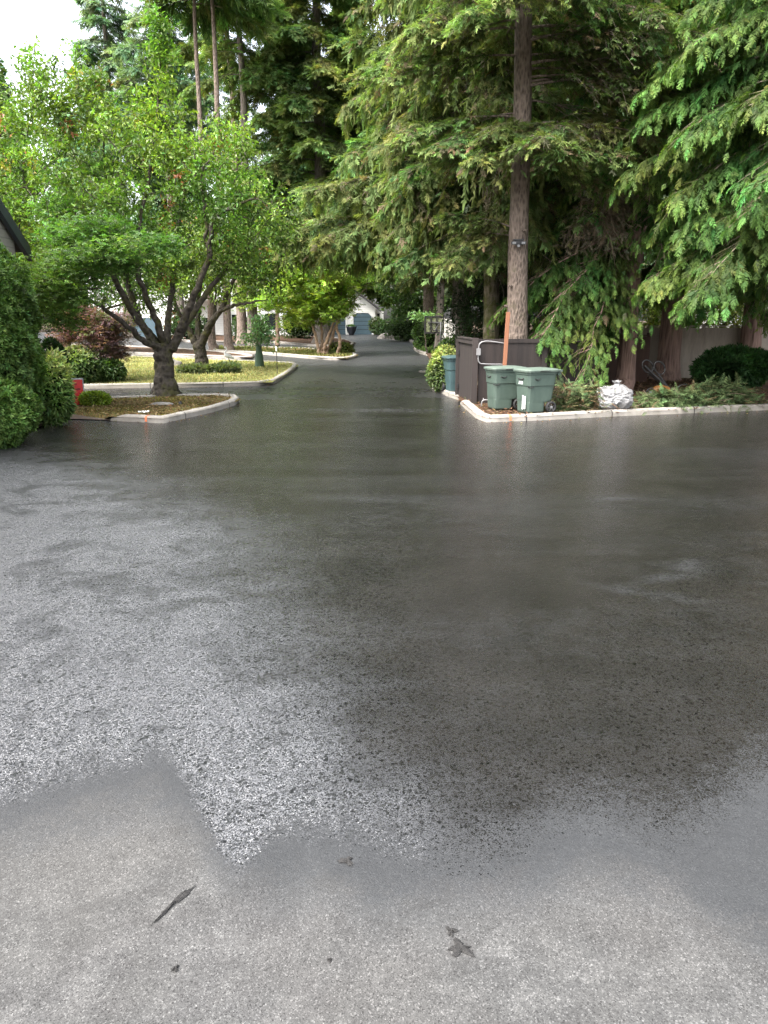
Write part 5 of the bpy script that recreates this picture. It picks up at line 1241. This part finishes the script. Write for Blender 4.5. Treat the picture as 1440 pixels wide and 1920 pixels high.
limbs = [([gd, base_at(379, Y2, 0.2), P(376, 668, Y2), P(372, 648, Y2)], [0.36, 0.28, 0.24, 0.24]),
 (L2((370,650,Y2),(352,615,Y2),(335,585,Y2),(310,520,Y2)), [.15,.11,.08,.03]), (L2((376,650,Y2),(392,610,Y2-.3),(415,580,Y2-.6),(440,520,Y2-.9),(470,470,Y2-1),(510,440,Y2-1)), [.17,.13,.10,.075,.05,.02]),
 (L2((412,584,Y2-.6),(440,572,Y2-.8),(470,568,Y2-1),(500,562,Y2-1.2)), [.085,.06,.045,.015]), (L2((372,648,Y2),(372,590,Y2+.5),(378,520,Y2+.8),(385,440,Y2+1)), [.14,.10,.07,.02]), (L2((378,650,Y2),(400,600,Y2+.5),(405,540,Y2+.8)), [.11,.08,.03])]
blobs = [bl(380,460,Y2,110,70,2.8,170), bl(470,470,Y2-.8,85,50,2.0,110), bl(330,520,Y2,70,50,2,70), bl(430,420,Y2,80,60,2.4,110), bl(500,520,Y2-1,40,30,1.0,25), bl(420,545,Y2,50,28,1.4,22)]
broad_tree('cherry_tree', 'second cherry tree standing on the lawn behind the first', b, limbs, blobs, 0.17, 22, (0.03, 0.07, 0.012), (0.12, 0.20, 0.04), 'leaf', 72, 'bark_cherry', special=[(0.02, (0.2, 0.06, 0.02), (0.4, 0.14, 0.05), 0)], spread=0.33, hue=(0.2, 0.27, 0.05))
# dark layered maple left of the cherry
Y3 = 18.8; b = base_at(30, Y3, 0.05)
limbs = [([b, P(45, 640, Y3), P(70, 560, Y3)], [.14, .11, .09]), (L2((70,560,Y3),(120,510,Y3-.2),(200,480,Y3-.4),(290,455,Y3-.6)), [.07,.05,.035,.012]), (L2((70,560,Y3),(90,490,Y3+.6),(115,430,Y3+1.6),(130,380,Y3+2.4)), [.07,.055,.035,.012]), (L2((75,555,Y3),(140,545,Y3-.5),(190,540,Y3-.7)), [.05,.03,.01])]
blobs = [bl(235,470,Y3-.5,95,26,1.1,110), bl(160,490,Y3-.4,75,26,1.0,85), bl(110,520,Y3-.5,70,30,1.0,85), bl(120,560,Y3-.6,60,20,.8,70), bl(135,440,Y3+1.2,55,25,.9,80), bl(120,395,Y3+2.6,50,30,1.2,80), bl(180,425,Y3,55,18,1.0,70), bl(110,600,Y3-.2,45,18,.7,40), bl(300,450,Y3-.6,35,12,.5,25)]
broad_tree('japanese_maple', 'dark green layered maple reaching right between the hedge and the big cherry', b, limbs, blobs, 0.085, 24, (0.022, 0.06, 0.016), (0.09, 0.18, 0.04), 'palm', 73, 'bark_cherry', flat=0.6, leafmat='maple_leaf', spread=0.3, twig=0.007, hang=0.3, hue=(0.16, 0.25, 0.05))
Y4 = 26.0; b = base_at(184, Y4, 0.1)
limbs = [([b, P(184, 700, Y4), P(180, 670, Y4)], [.075, .06, .05])] + [(L2((180,670,Y4),(180 + dx_ * .5, 640, Y4), (180 + dx_, 610 + abs(dx_) * .2, Y4 + k * .3)), [.04, .03, .012]) for k, dx_ in enumerate((-60, -25, 10, 40))]
blobs = [bl(165,610,Y4,65,30,1.2,120), bl(205,625,Y4,40,40,1.1,90), bl(150,590,Y4,30,22,.8,40), bl(190,660,Y4,45,30,1.0,80), bl(125,630,Y4,25,20,.8,30), bl(228,600,Y4,20,18,.7,20)]
broad_tree('purple_maple', 'small maple with dusky purple leaves between the hedge and the big cherry trunk', b, limbs, blobs, 0.10, 30, (0.05, 0.03, 0.036), (0.25, 0.155, 0.175), 'palm', 74, 'bark_cherry', flat=0.6, leafmat='maple_leaf', spread=0.24, twig=0.007, hue=(0.24, 0.11, 0.10), special=[(0.12, (0.05, 0.06, 0.03), (0.18, 0.19, 0.08), 0)])
Y5 = 41.0; b = base_at(602, Y5, 0.1)
limbs = [([b + np.array([dx0, 0, 0]), P(602 + d1, 640, Y5 + dy), P(602 + d2, 600, Y5 + dy), P(602 + d3, 540, Y5 + 2*dy)], [.10, .085, .06, .02]) for dx0, d1, d2, d3, dy in ((-.1, -8, -22, -70, 0), (0, 2, 0, -10, .3), (.15, 10, 25, 40, -.2), (.9, 36, 30, 60, -.3), (.25, 20, 32, 85, .3))]
blobs = [bl(590,525,Y5,100,40,2.6,210), bl(630,500,Y5,65,35,2.2,120), bl(535,555,Y5,55,28,1.8,90), bl(630,562,Y5,38,24,1.6,70), bl(590,580,Y5,75,24,2.0,120), bl(545,505,Y5,50,32,1.8,80), bl(560,600,Y5,40,16,1.2,30), bl(610,468,Y5,35,18,1.2,30)]
broad_tree('vine_maple', 'yellow-green multi-stemmed maple on the rounded island in front of the garage', b, limbs, blobs, 0.17, 24, (0.055, 0.11, 0.018), (0.20, 0.31, 0.045), 'palm', 75, 'bark_pale', flat=0.55, leafmat='maple_leaf', spread=0.36, twig=0.011, hue=(0.31, 0.37, 0.055))
Y6 = 50.0; b = base_at(520, Y6, 0.05)
limbs = [([b, P(520, 600, Y6), P(515, 540, Y6)], [.16, .13, .08]), (L2((516,560,Y6),(480,510,Y6),(450,480,Y6)), [.07,.05,.02]), (L2((516,560,Y6),(550,510,Y6),(560,480,Y6)), [.07,.05,.02])]
blobs = [bl(490,510,Y6,60,45,2.4,130), bl(540,490,Y6,50,40,2.2,90), bl(470,560,Y6,40,25,1.6,50)]
broad_tree('maple_tree', 'pale yellow-green maple in front of the white house', b, limbs, blobs, 0.22, 20, (0.05, 0.09, 0.02), (0.21, 0.28, 0.06), 'palm', 76, 'bark_pale', flat=0.4, leafmat='maple_leaf', spread=0.42, hue=(0.34, 0.34, 0.06))
# sapling with its guard
Y7 = G(489, 688, 0.1)[1]; b = base_at(484, Y7, 0.1)
limbs = [([b, P(483, 660, Y7), P(482, 640, Y7), P(484, 610, Y7)], [.045, .04, .035, .012]), (L2((482,640,Y7),(495,625,Y7),(502,612,Y7)), [.02,.015,.006]), (L2((482,638,Y7),(470,620,Y7),(462,612,Y7)), [.02,.015,.006])]
blobs = [bl(485,622,Y7,26,24,.7,34), bl(466,636,Y7,14,10,.5,12), bl(502,632,Y7,12,14,.5,12), bl(488,602,Y7,15,12,.5,12)]
sap = broad_tree('sapling', 'young round-headed sapling with green trunk guard on the lawn', b, limbs, blobs, 0.15, 12, (0.06, 0.12, 0.06), (0.22, 0.36, 0.19), 'leaf', 77, 'bark_pale', spread=0.2, twig=0.006)
a = Acc(); t = np.linspace(0, 2*np.pi, 17); n = 17
V = np.concatenate([np.stack([0.06 + r_*np.cos(t[:-1]), r_*np.sin(t[:-1]), np.full(16, z)], 1) for z, r_ in ((-.02, .21), (0.5, .16), (0.9, .09))])
k = np.arange(16); a.add(V, np.concatenate([np.stack([i*16+k, i*16+(k+1)%16, (i+1)*16+(k+1)%16, (i+1)*16+k], 1) for i in range(2)])); a.obj('trunk_guard', M['mesh_green'], sap, True)
# broadleaf fillers
def filler(label, px, Y, blist, leaf, cA, cB, seed, hue=None, group=None, flat=0.3, name='broadleaf_tree', r=.16):
    b = base_at(px, Y, 0.0); top = blist[0]; c = P(top[0], top[1], Y)
    limbs = [([b, b * .6 + c * .4, c], [r, r * .75, r * .3])] + [([b * .6 + c * .4, (b + P(q[0], q[1], Y)) / 2 + np.array([0, 0, .4]), P(q[0], q[1], Y)], [r * .5, r * .35, .02]) for q in blist[1:]]
    return broad_tree(name, label, b, limbs, [bl(q[0], q[1], Y, q[2], q[3], q[4], q[5]) for q in blist], leaf, 20, cA, cB, 'leaf', seed, 'bark_cherry', flat=flat, spread=0.4, hue=hue, group=group)
filler('yellow-green broadleaf tree behind the house gable at the far left', 10, 27.0, [(10,280,80,80,3,170), (-60,330,80,110,3,130), (40,390,80,60,2.5,110), (30,480,90,60,2.5,110)], 0.17, (0.035, 0.08, 0.012), (0.13, 0.23, 0.035), 81, (0.28, 0.36, 0.05))
filler('broadleaf tree closing the gap between the hedge and the white house', 130, 42.0, [(130,500,120,90,3,220), (230,520,90,80,3,160), (60,560,90,60,3,110), (330,500,80,60,3,110)], 0.24, (0.02, 0.05, 0.012), (0.09, 0.15, 0.035), 82, (0.16, 0.22, 0.05))
filler('dark ivy-leaved tree behind the shed and right of the big trunk', 1040, 24.5, [(1040,560,70,110,1.8,240), (1010,620,60,70,1.6,140), (1060,480,60,80,1.6,130)], 0.12, (0.006, 0.02, 0.006), (0.030, 0.070, 0.020), 83)
filler('dark leafy tree behind the shed between the mossy trunk and the big fir', 935, 28.0, [(935,570,60,80,1.8,190), (895,600,60,60,1.8,130), (945,480,50,70,1.8,100)], 0.13, (0.007, 0.022, 0.007), (0.032, 0.072, 0.02), 84)
filler('dark multi-stemmed tree leaning at the end of the drive', 750, 64.0, [(760,555,45,40,3,150), (790,570,40,40,2.6,110), (765,595,26,20,2,50), (742,530,45,30,3,100)], 0.28, (0.015, 0.04, 0.01), (0.07, 0.13, 0.03), 85, (0.13, 0.2, 0.04))
filler('yellow-leaved tree beyond the beige fence at right', 1300, 33.0, [(1300,560,80,60,2.4,150), (1390,580,60,60,2.2,110), (1240,580,50,60,2.2,80)], 0.18, (0.03, 0.06, 0.012), (0.15, 0.2, 0.04), 86, (0.34, 0.32, 0.06))
filler('small bright branch of leaves beside the basketball hoop', 800, 41.0, [(795,592,24,5,.6,26)], 0.16, (0.05, 0.10, 0.04), (0.17, 0.28, 0.10), 87, None, None, .7, 'young_maple', .05)

# ---------------------------------------------------------------- conifers
t1 = base_at(974, 20.9, 0.06)
E1 = []
rr = np.random.default_rng(5)
for (z, a, L, rs, dr) in [(6.5, -100, 2.8, .10, .35), (6.3, -60, 2.6, .10, .40), (6.7, -150, 2.7, .18, .40), (6.4, -25, 2.9, .08, .32), (6.9, -120, 2.3, .1, .3), (6.6, 175, 3.2, .12, .30), (6.8, -80, 2.2, .1, .34), (6.2, -10, 2.4, .05, .4), (6.5, -130, 2.4, .1, .4), (6.8, -45, 2.6, .12, .4),
                          (9.9, -95, 3.0, .05, .5), (9.6, -130, 3.2, .08, .5), (9.8, -55, 3.0, .06, .5), (9.4, 170, 3.0, .06, .5), (10.4, -110, 3.1, 0, .5), (8.6, -5, 3.0, .12, .38), (8.3, 12, 3.4, .10, .35), (8.9, -30, 2.8, .12, .4), (8.1, -18, 3.6, .1, .36), (7.6, 15, 3.2, .1, .36),
                          (7.3, 160, 2.4, .1, .35), (8.9, -35, 4.4, .12, .36), (8.4, -20, 4.8, .12, .34), (9.2, -8, 4.6, .1, .36), (7.9, -28, 4.2, .1, .34), (9.0, 5, 4.8, .1, .34), (8.0, -2, 4.4, .12, .34), (9.5, -50, 3.6, .08, .4), (7.0, -32, 3.2, .08, .3), (7.2, 190, 3.4, .1, .3), (9.2, 200, 3.6, .05, .42), (8.6, 182, 3.4, .06, .4), (10.0, -150, 3.4, .02, .5), (4.3, 170, 1.6, .3, .2), (4.5, 185, 2.1, .35, .25)]:
    E1.append((z, R(a + rr.normal(0, 4)), L, rs, dr))
conifer('fir_tree', 'biggest fir with reddish trunk and pale green sprays right behind the green carts', t1, 27, 0.285, 9.6, 3.6, 'fir', 'pale', 101, 75, 38, 0.33, (-0.04, 0), 'bark_fir', None, 0.05, 0.5, 13, E1, dead=0.14, stubs=14, kk0=6)
loc = t1 + np.array([0, 0, 0]); pl = P(970, 456, 20.9 - 0.25); sec_light((pl[0], pl[1] - 0.12, pl[2]))
conifer('spruce_tree', 'leaning moss-covered trunk behind the brown shed', base_at(918, 25.0, 0.06), 22, 0.27, 4.3, 3.6, 'weep', 'weep', 102, 90, 20, 0.45, (-0.045, 0), 'bark_mossy', None, 0.05, 0.45, 12, dead=0.15, stubs=8, zmin=3.2)
conifer('spruce_tree', 'weeping spruce whose hanging branches reach left over the drive', base_at(866, 30.0, 0.06), 30, 0.30, 5.4, 6.4, 'weep', 'weep', 103, 105, 28, 0.55, (0.0, 0), 'bark_far', None, 0.02, 0.34, 15, [(5.6, R(182), 7.2, -.02, .12), (6.2, R(190), 7.0, 0, .15), (5.2, R(170), 6.0, 0, .12), (6.6, R(178), 7.4, 0, .16), (7.4, R(200), 6.2, .02, .2), (5.8, R(215), 5.2, 0, .2)], dead=0.06, zmin=3.5, kk0=5)
conifer('spruce_tree', 'slim spruce with bare lower trunk left of the weeping spruce', base_at(801, 45.0, 0.06), 26, 0.33, 5.5, 4.8, 'weep', 'fir', 104, 80, 18, 0.7, (0, 0), 'bark_fir', None, 0.05, 0.4, 19, dead=0.04, zmin=4.2)
conifer('spruce_tree', 'thin pale trunked spruce directly behind the basketball hoop', base_at(822, 43.0, 0.06), 24, 0.22, 6.0, 4.2, 'weep', 'fir', 105, 70, 16, 0.7, (0.004, 0), 'bark_far', None, 0.05, 0.4, 18, dead=0.06, zmin=4.5)
conifer('fir_tree', 'broad fir filling the middle of the picture above the drive', base_at(856, 46.0, 0.05), 32, 0.4, 6.5, 8.0, 'fir', 'fir', 106, 110, 24, 0.75, (0, 0), 'bark_far', None, 0.14, 0.4, 20, dead=0.03, zmin=4.5, kk0=5)
conifer('fir_tree', 'bright green fir left of the drive whose sprays hang above the yellow-green maple', base_at(606, 52.5, 0.1), 34, 0.55, 7.8, 6.8, 'fir', 'lit', 107, 135, 30, 0.75, (0, 0), 'bark_far', None, 0.14, 0.42, 24, zmin=5.2, kk0=5)
t6 = base_at(1166, 23.2, 0.06)
conifer('cedar_tree', 'thin cedar with reddish trunk just behind the plastic sack', t6, 24, 0.25, 2.9, 3.4, 'cedar', 'cedar', 108, 90, 32, 0.36, (0.012, 0), 'bark_cedar', None, 0.0, 0.5, 13,
        [(3.0, R(200), 2.6, .05, .55), (3.3, R(215), 2.7, .05, .55), (2.8, R(190), 2.4, .0, .5), (3.4, R(180), 2.8, .05, .5), (2.6, R(225), 2.0, 0, .5), (4.0, R(205), 2.6, .02, .5), (2.4, R(205), 2.5, .05, .5), (1.9, R(195), 2.3, .05, .42), (2.1, R(214), 2.2, .05, .42), (2.3, R(185), 2.6, .05, .45), (1.7, R(203), 1.9, .08, .35), (2.6, R(198), 3.0, .05, .42), (3.8, R(195), 3.0, .05, .5), (3.1, R(172), 2.4, .05, .5), (4.2, R(225), 2.5, .05, .55), (4.6, R(185), 3.0, .0, .5), (3.6, R(221), 4.4, .0, .60), (3.3, R(225), 4.3, .0, .56), (3.9, R(217), 4.5, .0, .60), (3.0, R(223), 4.2, .0, .47), (4.3, R(222), 4.6, .0, .62), (4.6, R(214), 4.5, .0, .60)], dead=0.03, stubs=5, skip=(0, 5.4), kk0=5, zmin=0.7)
# dead hanging branch of the cedar: bare grey-brown twigs
tc6 = [o for o in S.objects if o.get('label', '').startswith('thin cedar with')][0]
def dead_branch(root, start, end, n, rad, seed, drop=0.9):
    rg = np.random.default_rng(seed); o = np.array(root.location); s_, e_ = start - o, end - o
    mid = (s_ + e_) / 2 + np.array([0, 0, .25]); c = curve([s_, mid, e_], 14); a = Acc(); a.add(*tube_vf(c, np.linspace(.035, .012, 14), 6)[:2])
    k = rg.integers(4, 14, n); q = c[k] + rg.normal(0, .12, (n, 3)); d = np.array([0, 0, -drop]) + rg.normal(0, .55, (n, 3)); L = rg.uniform(.35, rad, n)
    for p_, d_, l_ in zip(q, nrm(d), L):
        a.add(*tube_vf(curve([p_, p_ + d_ * l_ * .5 + rg.normal(0, .05, 3), p_ + d_ * l_ + np.array([0, 0, -.1])], 5), np.linspace(.009, .003, 5), 3, False)[:2])
    kk = 5; P_ = (q[:, None] + nrm(d)[:, None] * (L[:, None] * rg.uniform(.2, 1, (n, kk)))[:, :, None]).reshape(-1, 3); D = np.repeat(nrm(d), kk, 0) + rg.normal(0, .5, (n * kk, 3))
    a.obj('dead_branch', M['dry_twig'], root)
    b_ = Acc(); cc = rg.random((n * kk, 1)); B = np.array([0.24, 0.21, 0.14]) * (0.6 + .7 * cc); inst(b_, TP['spiky'], P_, D, rg.normal(0, 1, (n * kk, 3)), rg.uniform(.12, .3, n * kk), B * .5, B, .2, rg); b_.obj('dead_sprays', M['dry_leaf'], root)
dead_branch(tc6, P(1190, 300, 23.0), P(1135, 420, 21.6), 190, 1.35, 5)
dead_branch(tc6, P(1185, 340, 23.0), P(1085, 425, 21.8), 90, 1.0, 6)
rg = np.random.default_rng(55)
conifer('cedar_tree', 'thicker cedar trunk standing in shade before the beige fence', base_at(1247, 26.6, 0.06), 28, 0.38, 3.4, 4.6, 'cedar', 'cedar', 109, 95, 28, 0.42, (0, 0), 'bark_cedar', None, 0.0, 0.45, 14, [(4.2, R(-60), 3.2, 0, .4), (4.6, R(-30), 3.6, 0, .42), (4.0, R(-100), 3.0, .0, .4), (3.8, R(-20), 3.4, .0, .35)], kk0=5, zmin=1.9)
conifer('cedar_tree', 'cedar with bright green drooping fronds filling the right edge', (10.6, 18.8, 0.05), 26, 0.42, 3.8, 5.2, 'cedar', 'cedar', 110, 90, 40, 0.37, (0, 0), 'bark_mossy', None, 0.05, 0.42, 13,
        [(z_, R(a_), L_, .08, .38) for z_, a_, L_ in ((6.2, 190, 4.6), (7.2, 200, 4.8), (8.2, 185, 4.8), (5.4, 180, 4.2), (9.2, 195, 4.4), (6.8, 172, 4.8), (7.8, 210, 4.0), (5.0, 205, 3.6), (8.8, 175, 4.6), (10.0, 188, 4.2), (4.6, 190, 3.6))], kk0=5, zmin=2.2)
conifer('cedar_tree', 'dark cedar behind the bright fronds at the upper right', base_at(1400, 27.0, 0.05), 28, 0.36, 5.0, 4.6, 'cedar', 'cedar', 111, 70, 13, 0.6, (0, 0), 'bark_cedar', None, 0.05, 0.42, 14)
conifer('fir_tree', 'fir with dry grey-green sprays between the big fir and the thin cedar', base_at(1105, 26.0, 0.05), 27, 0.26, 5.5, 4.2, 'fir', 'pale', 112, 60, 17, 0.48, (0, 0), 'bark_far', None, 0.1, 0.45, 14, dead=0.3, zmin=3)
# tall dark firs behind the houses, trunks showing
FAR = [(475, 50, .34, 30, 15.0, 3.0, 'slim fir with pale bare trunk above the second cherry', 40, 13),
       (340, 62, .46, 31, 15, 4.6, 'tall dark fir whose bare trunk rises behind the cherry top shoot', 60, 15),
       (245, 66, .46, 31, 13, 5.0, 'tall dark fir left of the cherry top shoot', 75, 18),
       (425, 70, .44, 31, 14, 4.4, 'tall dark fir between the two bare trunks at upper left', 60, 15)]
for i, (px, Y, r_, H, c_, L_, lab, nb_f, ns_f) in enumerate(FAR):
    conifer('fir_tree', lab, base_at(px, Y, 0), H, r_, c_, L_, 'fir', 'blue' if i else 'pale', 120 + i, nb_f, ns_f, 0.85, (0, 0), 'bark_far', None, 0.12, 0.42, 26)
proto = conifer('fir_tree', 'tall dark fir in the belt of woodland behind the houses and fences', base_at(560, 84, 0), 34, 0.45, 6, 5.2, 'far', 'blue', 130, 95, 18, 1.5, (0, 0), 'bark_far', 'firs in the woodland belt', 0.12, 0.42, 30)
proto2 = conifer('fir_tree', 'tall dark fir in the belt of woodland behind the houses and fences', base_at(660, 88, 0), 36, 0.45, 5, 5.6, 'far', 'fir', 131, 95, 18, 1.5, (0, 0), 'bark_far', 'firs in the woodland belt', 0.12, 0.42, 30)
rg = np.random.default_rng(77)
spots = [(-24,90),(-31,88),(-36,92),(6,88),(11,80),(-21,79),(9,66),(8.5,56),(13,60),(14,46),(19,54),(20,46),(25,40),(29,34),(27,50),(-26,100),(-42,86),(34,44),(31,28)]
for i, (x, y) in enumerate(spots):
    o = copy_tree(proto if i % 2 else proto2); o.location = (x, y, float(zg(y))); o.rotation_euler = (0, 0, rg.uniform(0, 6.28)); s_ = rg.uniform(.8, 1.1) * (0.85 if x < -4 else 1.0); o.scale = (s_, s_, s_ * rg.uniform(.92, 1.08))
for (px, Y, lab) in ((430, 44.0, 'slim bare trunked fir in the brown bed left of the sapling'), (401, 45.0, 'short bare trunk left of the slim fir in the brown bed'), (456, 54.0, 'stout dark trunked fir in front of the white house')):
    i = int(px); conifer('fir_tree', lab, base_at(px, Y, 0.1), 27, {430: .22, 401: .21, 456: .36}[i], 18.0, 3.0, 'fir', 'fir', 140 + i, 26, 12, 1.0, (0, 0), 'bark_fir', None, 0.1, 0.42, 24)
# far conifer tip against the sky
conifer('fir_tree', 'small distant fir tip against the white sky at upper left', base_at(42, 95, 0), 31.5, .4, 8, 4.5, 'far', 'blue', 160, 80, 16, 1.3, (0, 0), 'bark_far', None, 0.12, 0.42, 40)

# ---------------------------------------------------------------- light, sky, camera
SUN_EL, SUN_AZ = R(56), R(-128)     # azimuth measured from +Y towards +X
w = bpy.data.worlds.new('World'); S.world = w; w.use_nodes = True
nt = w.node_tree; bgn = nt.nodes['Background']
sky = nt.nodes.new('ShaderNodeTexSky'); sky.sky_type = 'NISHITA'; sky.sun_disc = False
sky.sun_elevation = SUN_EL; sky.sun_rotation = SUN_AZ; sky.air_density = 1.0; sky.dust_density = 6.0; sky.ozone_density = 1.0
hs = nt.nodes.new('ShaderNodeHueSaturation'); hs.inputs['Saturation'].default_value = 0.38; hs.inputs['Value'].default_value = 1.0
tc = nt.nodes.new('ShaderNodeTexCoord'); sz = nt.nodes.new('ShaderNodeSeparateXYZ'); nt.links.new(tc.outputs['Generated'], sz.inputs[0])
ma = nt.nodes.new('ShaderNodeMapRange'); ma.inputs['From Min'].default_value = 0.0; ma.inputs['From Max'].default_value = 0.9; ma.inputs['To Min'].default_value = 5.6; ma.inputs['To Max'].default_value = 7.6
nt.links.new(sz.outputs['Z'], ma.inputs['Value']); nt.links.new(ma.outputs[0], hs.inputs['Value'])      # an overcast sky is brighter overhead
nt.links.new(sky.outputs[0], hs.inputs['Color']); nt.links.new(hs.outputs[0], bgn.inputs['Color']); bgn.inputs['Strength'].default_value = 0.15
sl = bpy.data.lights.new('sun', 'SUN'); sl.energy = 2.2; sl.angle = R(18); sl.color = (1.0, 0.96, 0.9)
so = bpy.data.objects.new('sun', sl); C.objects.link(so)
dv = Vector((math.sin(SUN_AZ) * math.cos(SUN_EL), math.cos(SUN_AZ) * math.cos(SUN_EL), math.sin(SUN_EL)))
so.rotation_euler = dv.to_track_quat('Z', 'Y').to_euler(); so.location = (0, 0, 50)
cam = bpy.data.cameras.new('camera'); co = bpy.data.objects.new('camera', cam); C.objects.link(co)
cam.sensor_fit = 'VERTICAL'; cam.sensor_height = 36.0; cam.sensor_width = 27.0; cam.lens = FPX / 1920 * 36.0
cam.clip_end = 3000; cam.clip_start = 0.05
co.location = (0, 0, CAMZ); co.rotation_euler = (math.pi / 2 - PITCH, 0, 0)
S.camera = co
S.view_settings.view_transform = 'Standard'; S.view_settings.look = 'None'; S.view_settings.exposure = 0; S.view_settings.gamma = 1
S.cycles.max_bounces = 8; S.cycles.diffuse_bounces = 6; S.cycles.glossy_bounces = 3; S.cycles.transmission_bounces = 4; S.cycles.transparent_max_bounces = 6
S.cycles.sample_clamp_indirect = 6
S.cycles.use_denoising = True
S.cycles.denoiser = 'OPENIMAGEDENOISE'
S.cycles.denoising_input_passes = 'RGB_ALBEDO_NORMAL'
S.cycles.denoising_prefilter = 'NONE'
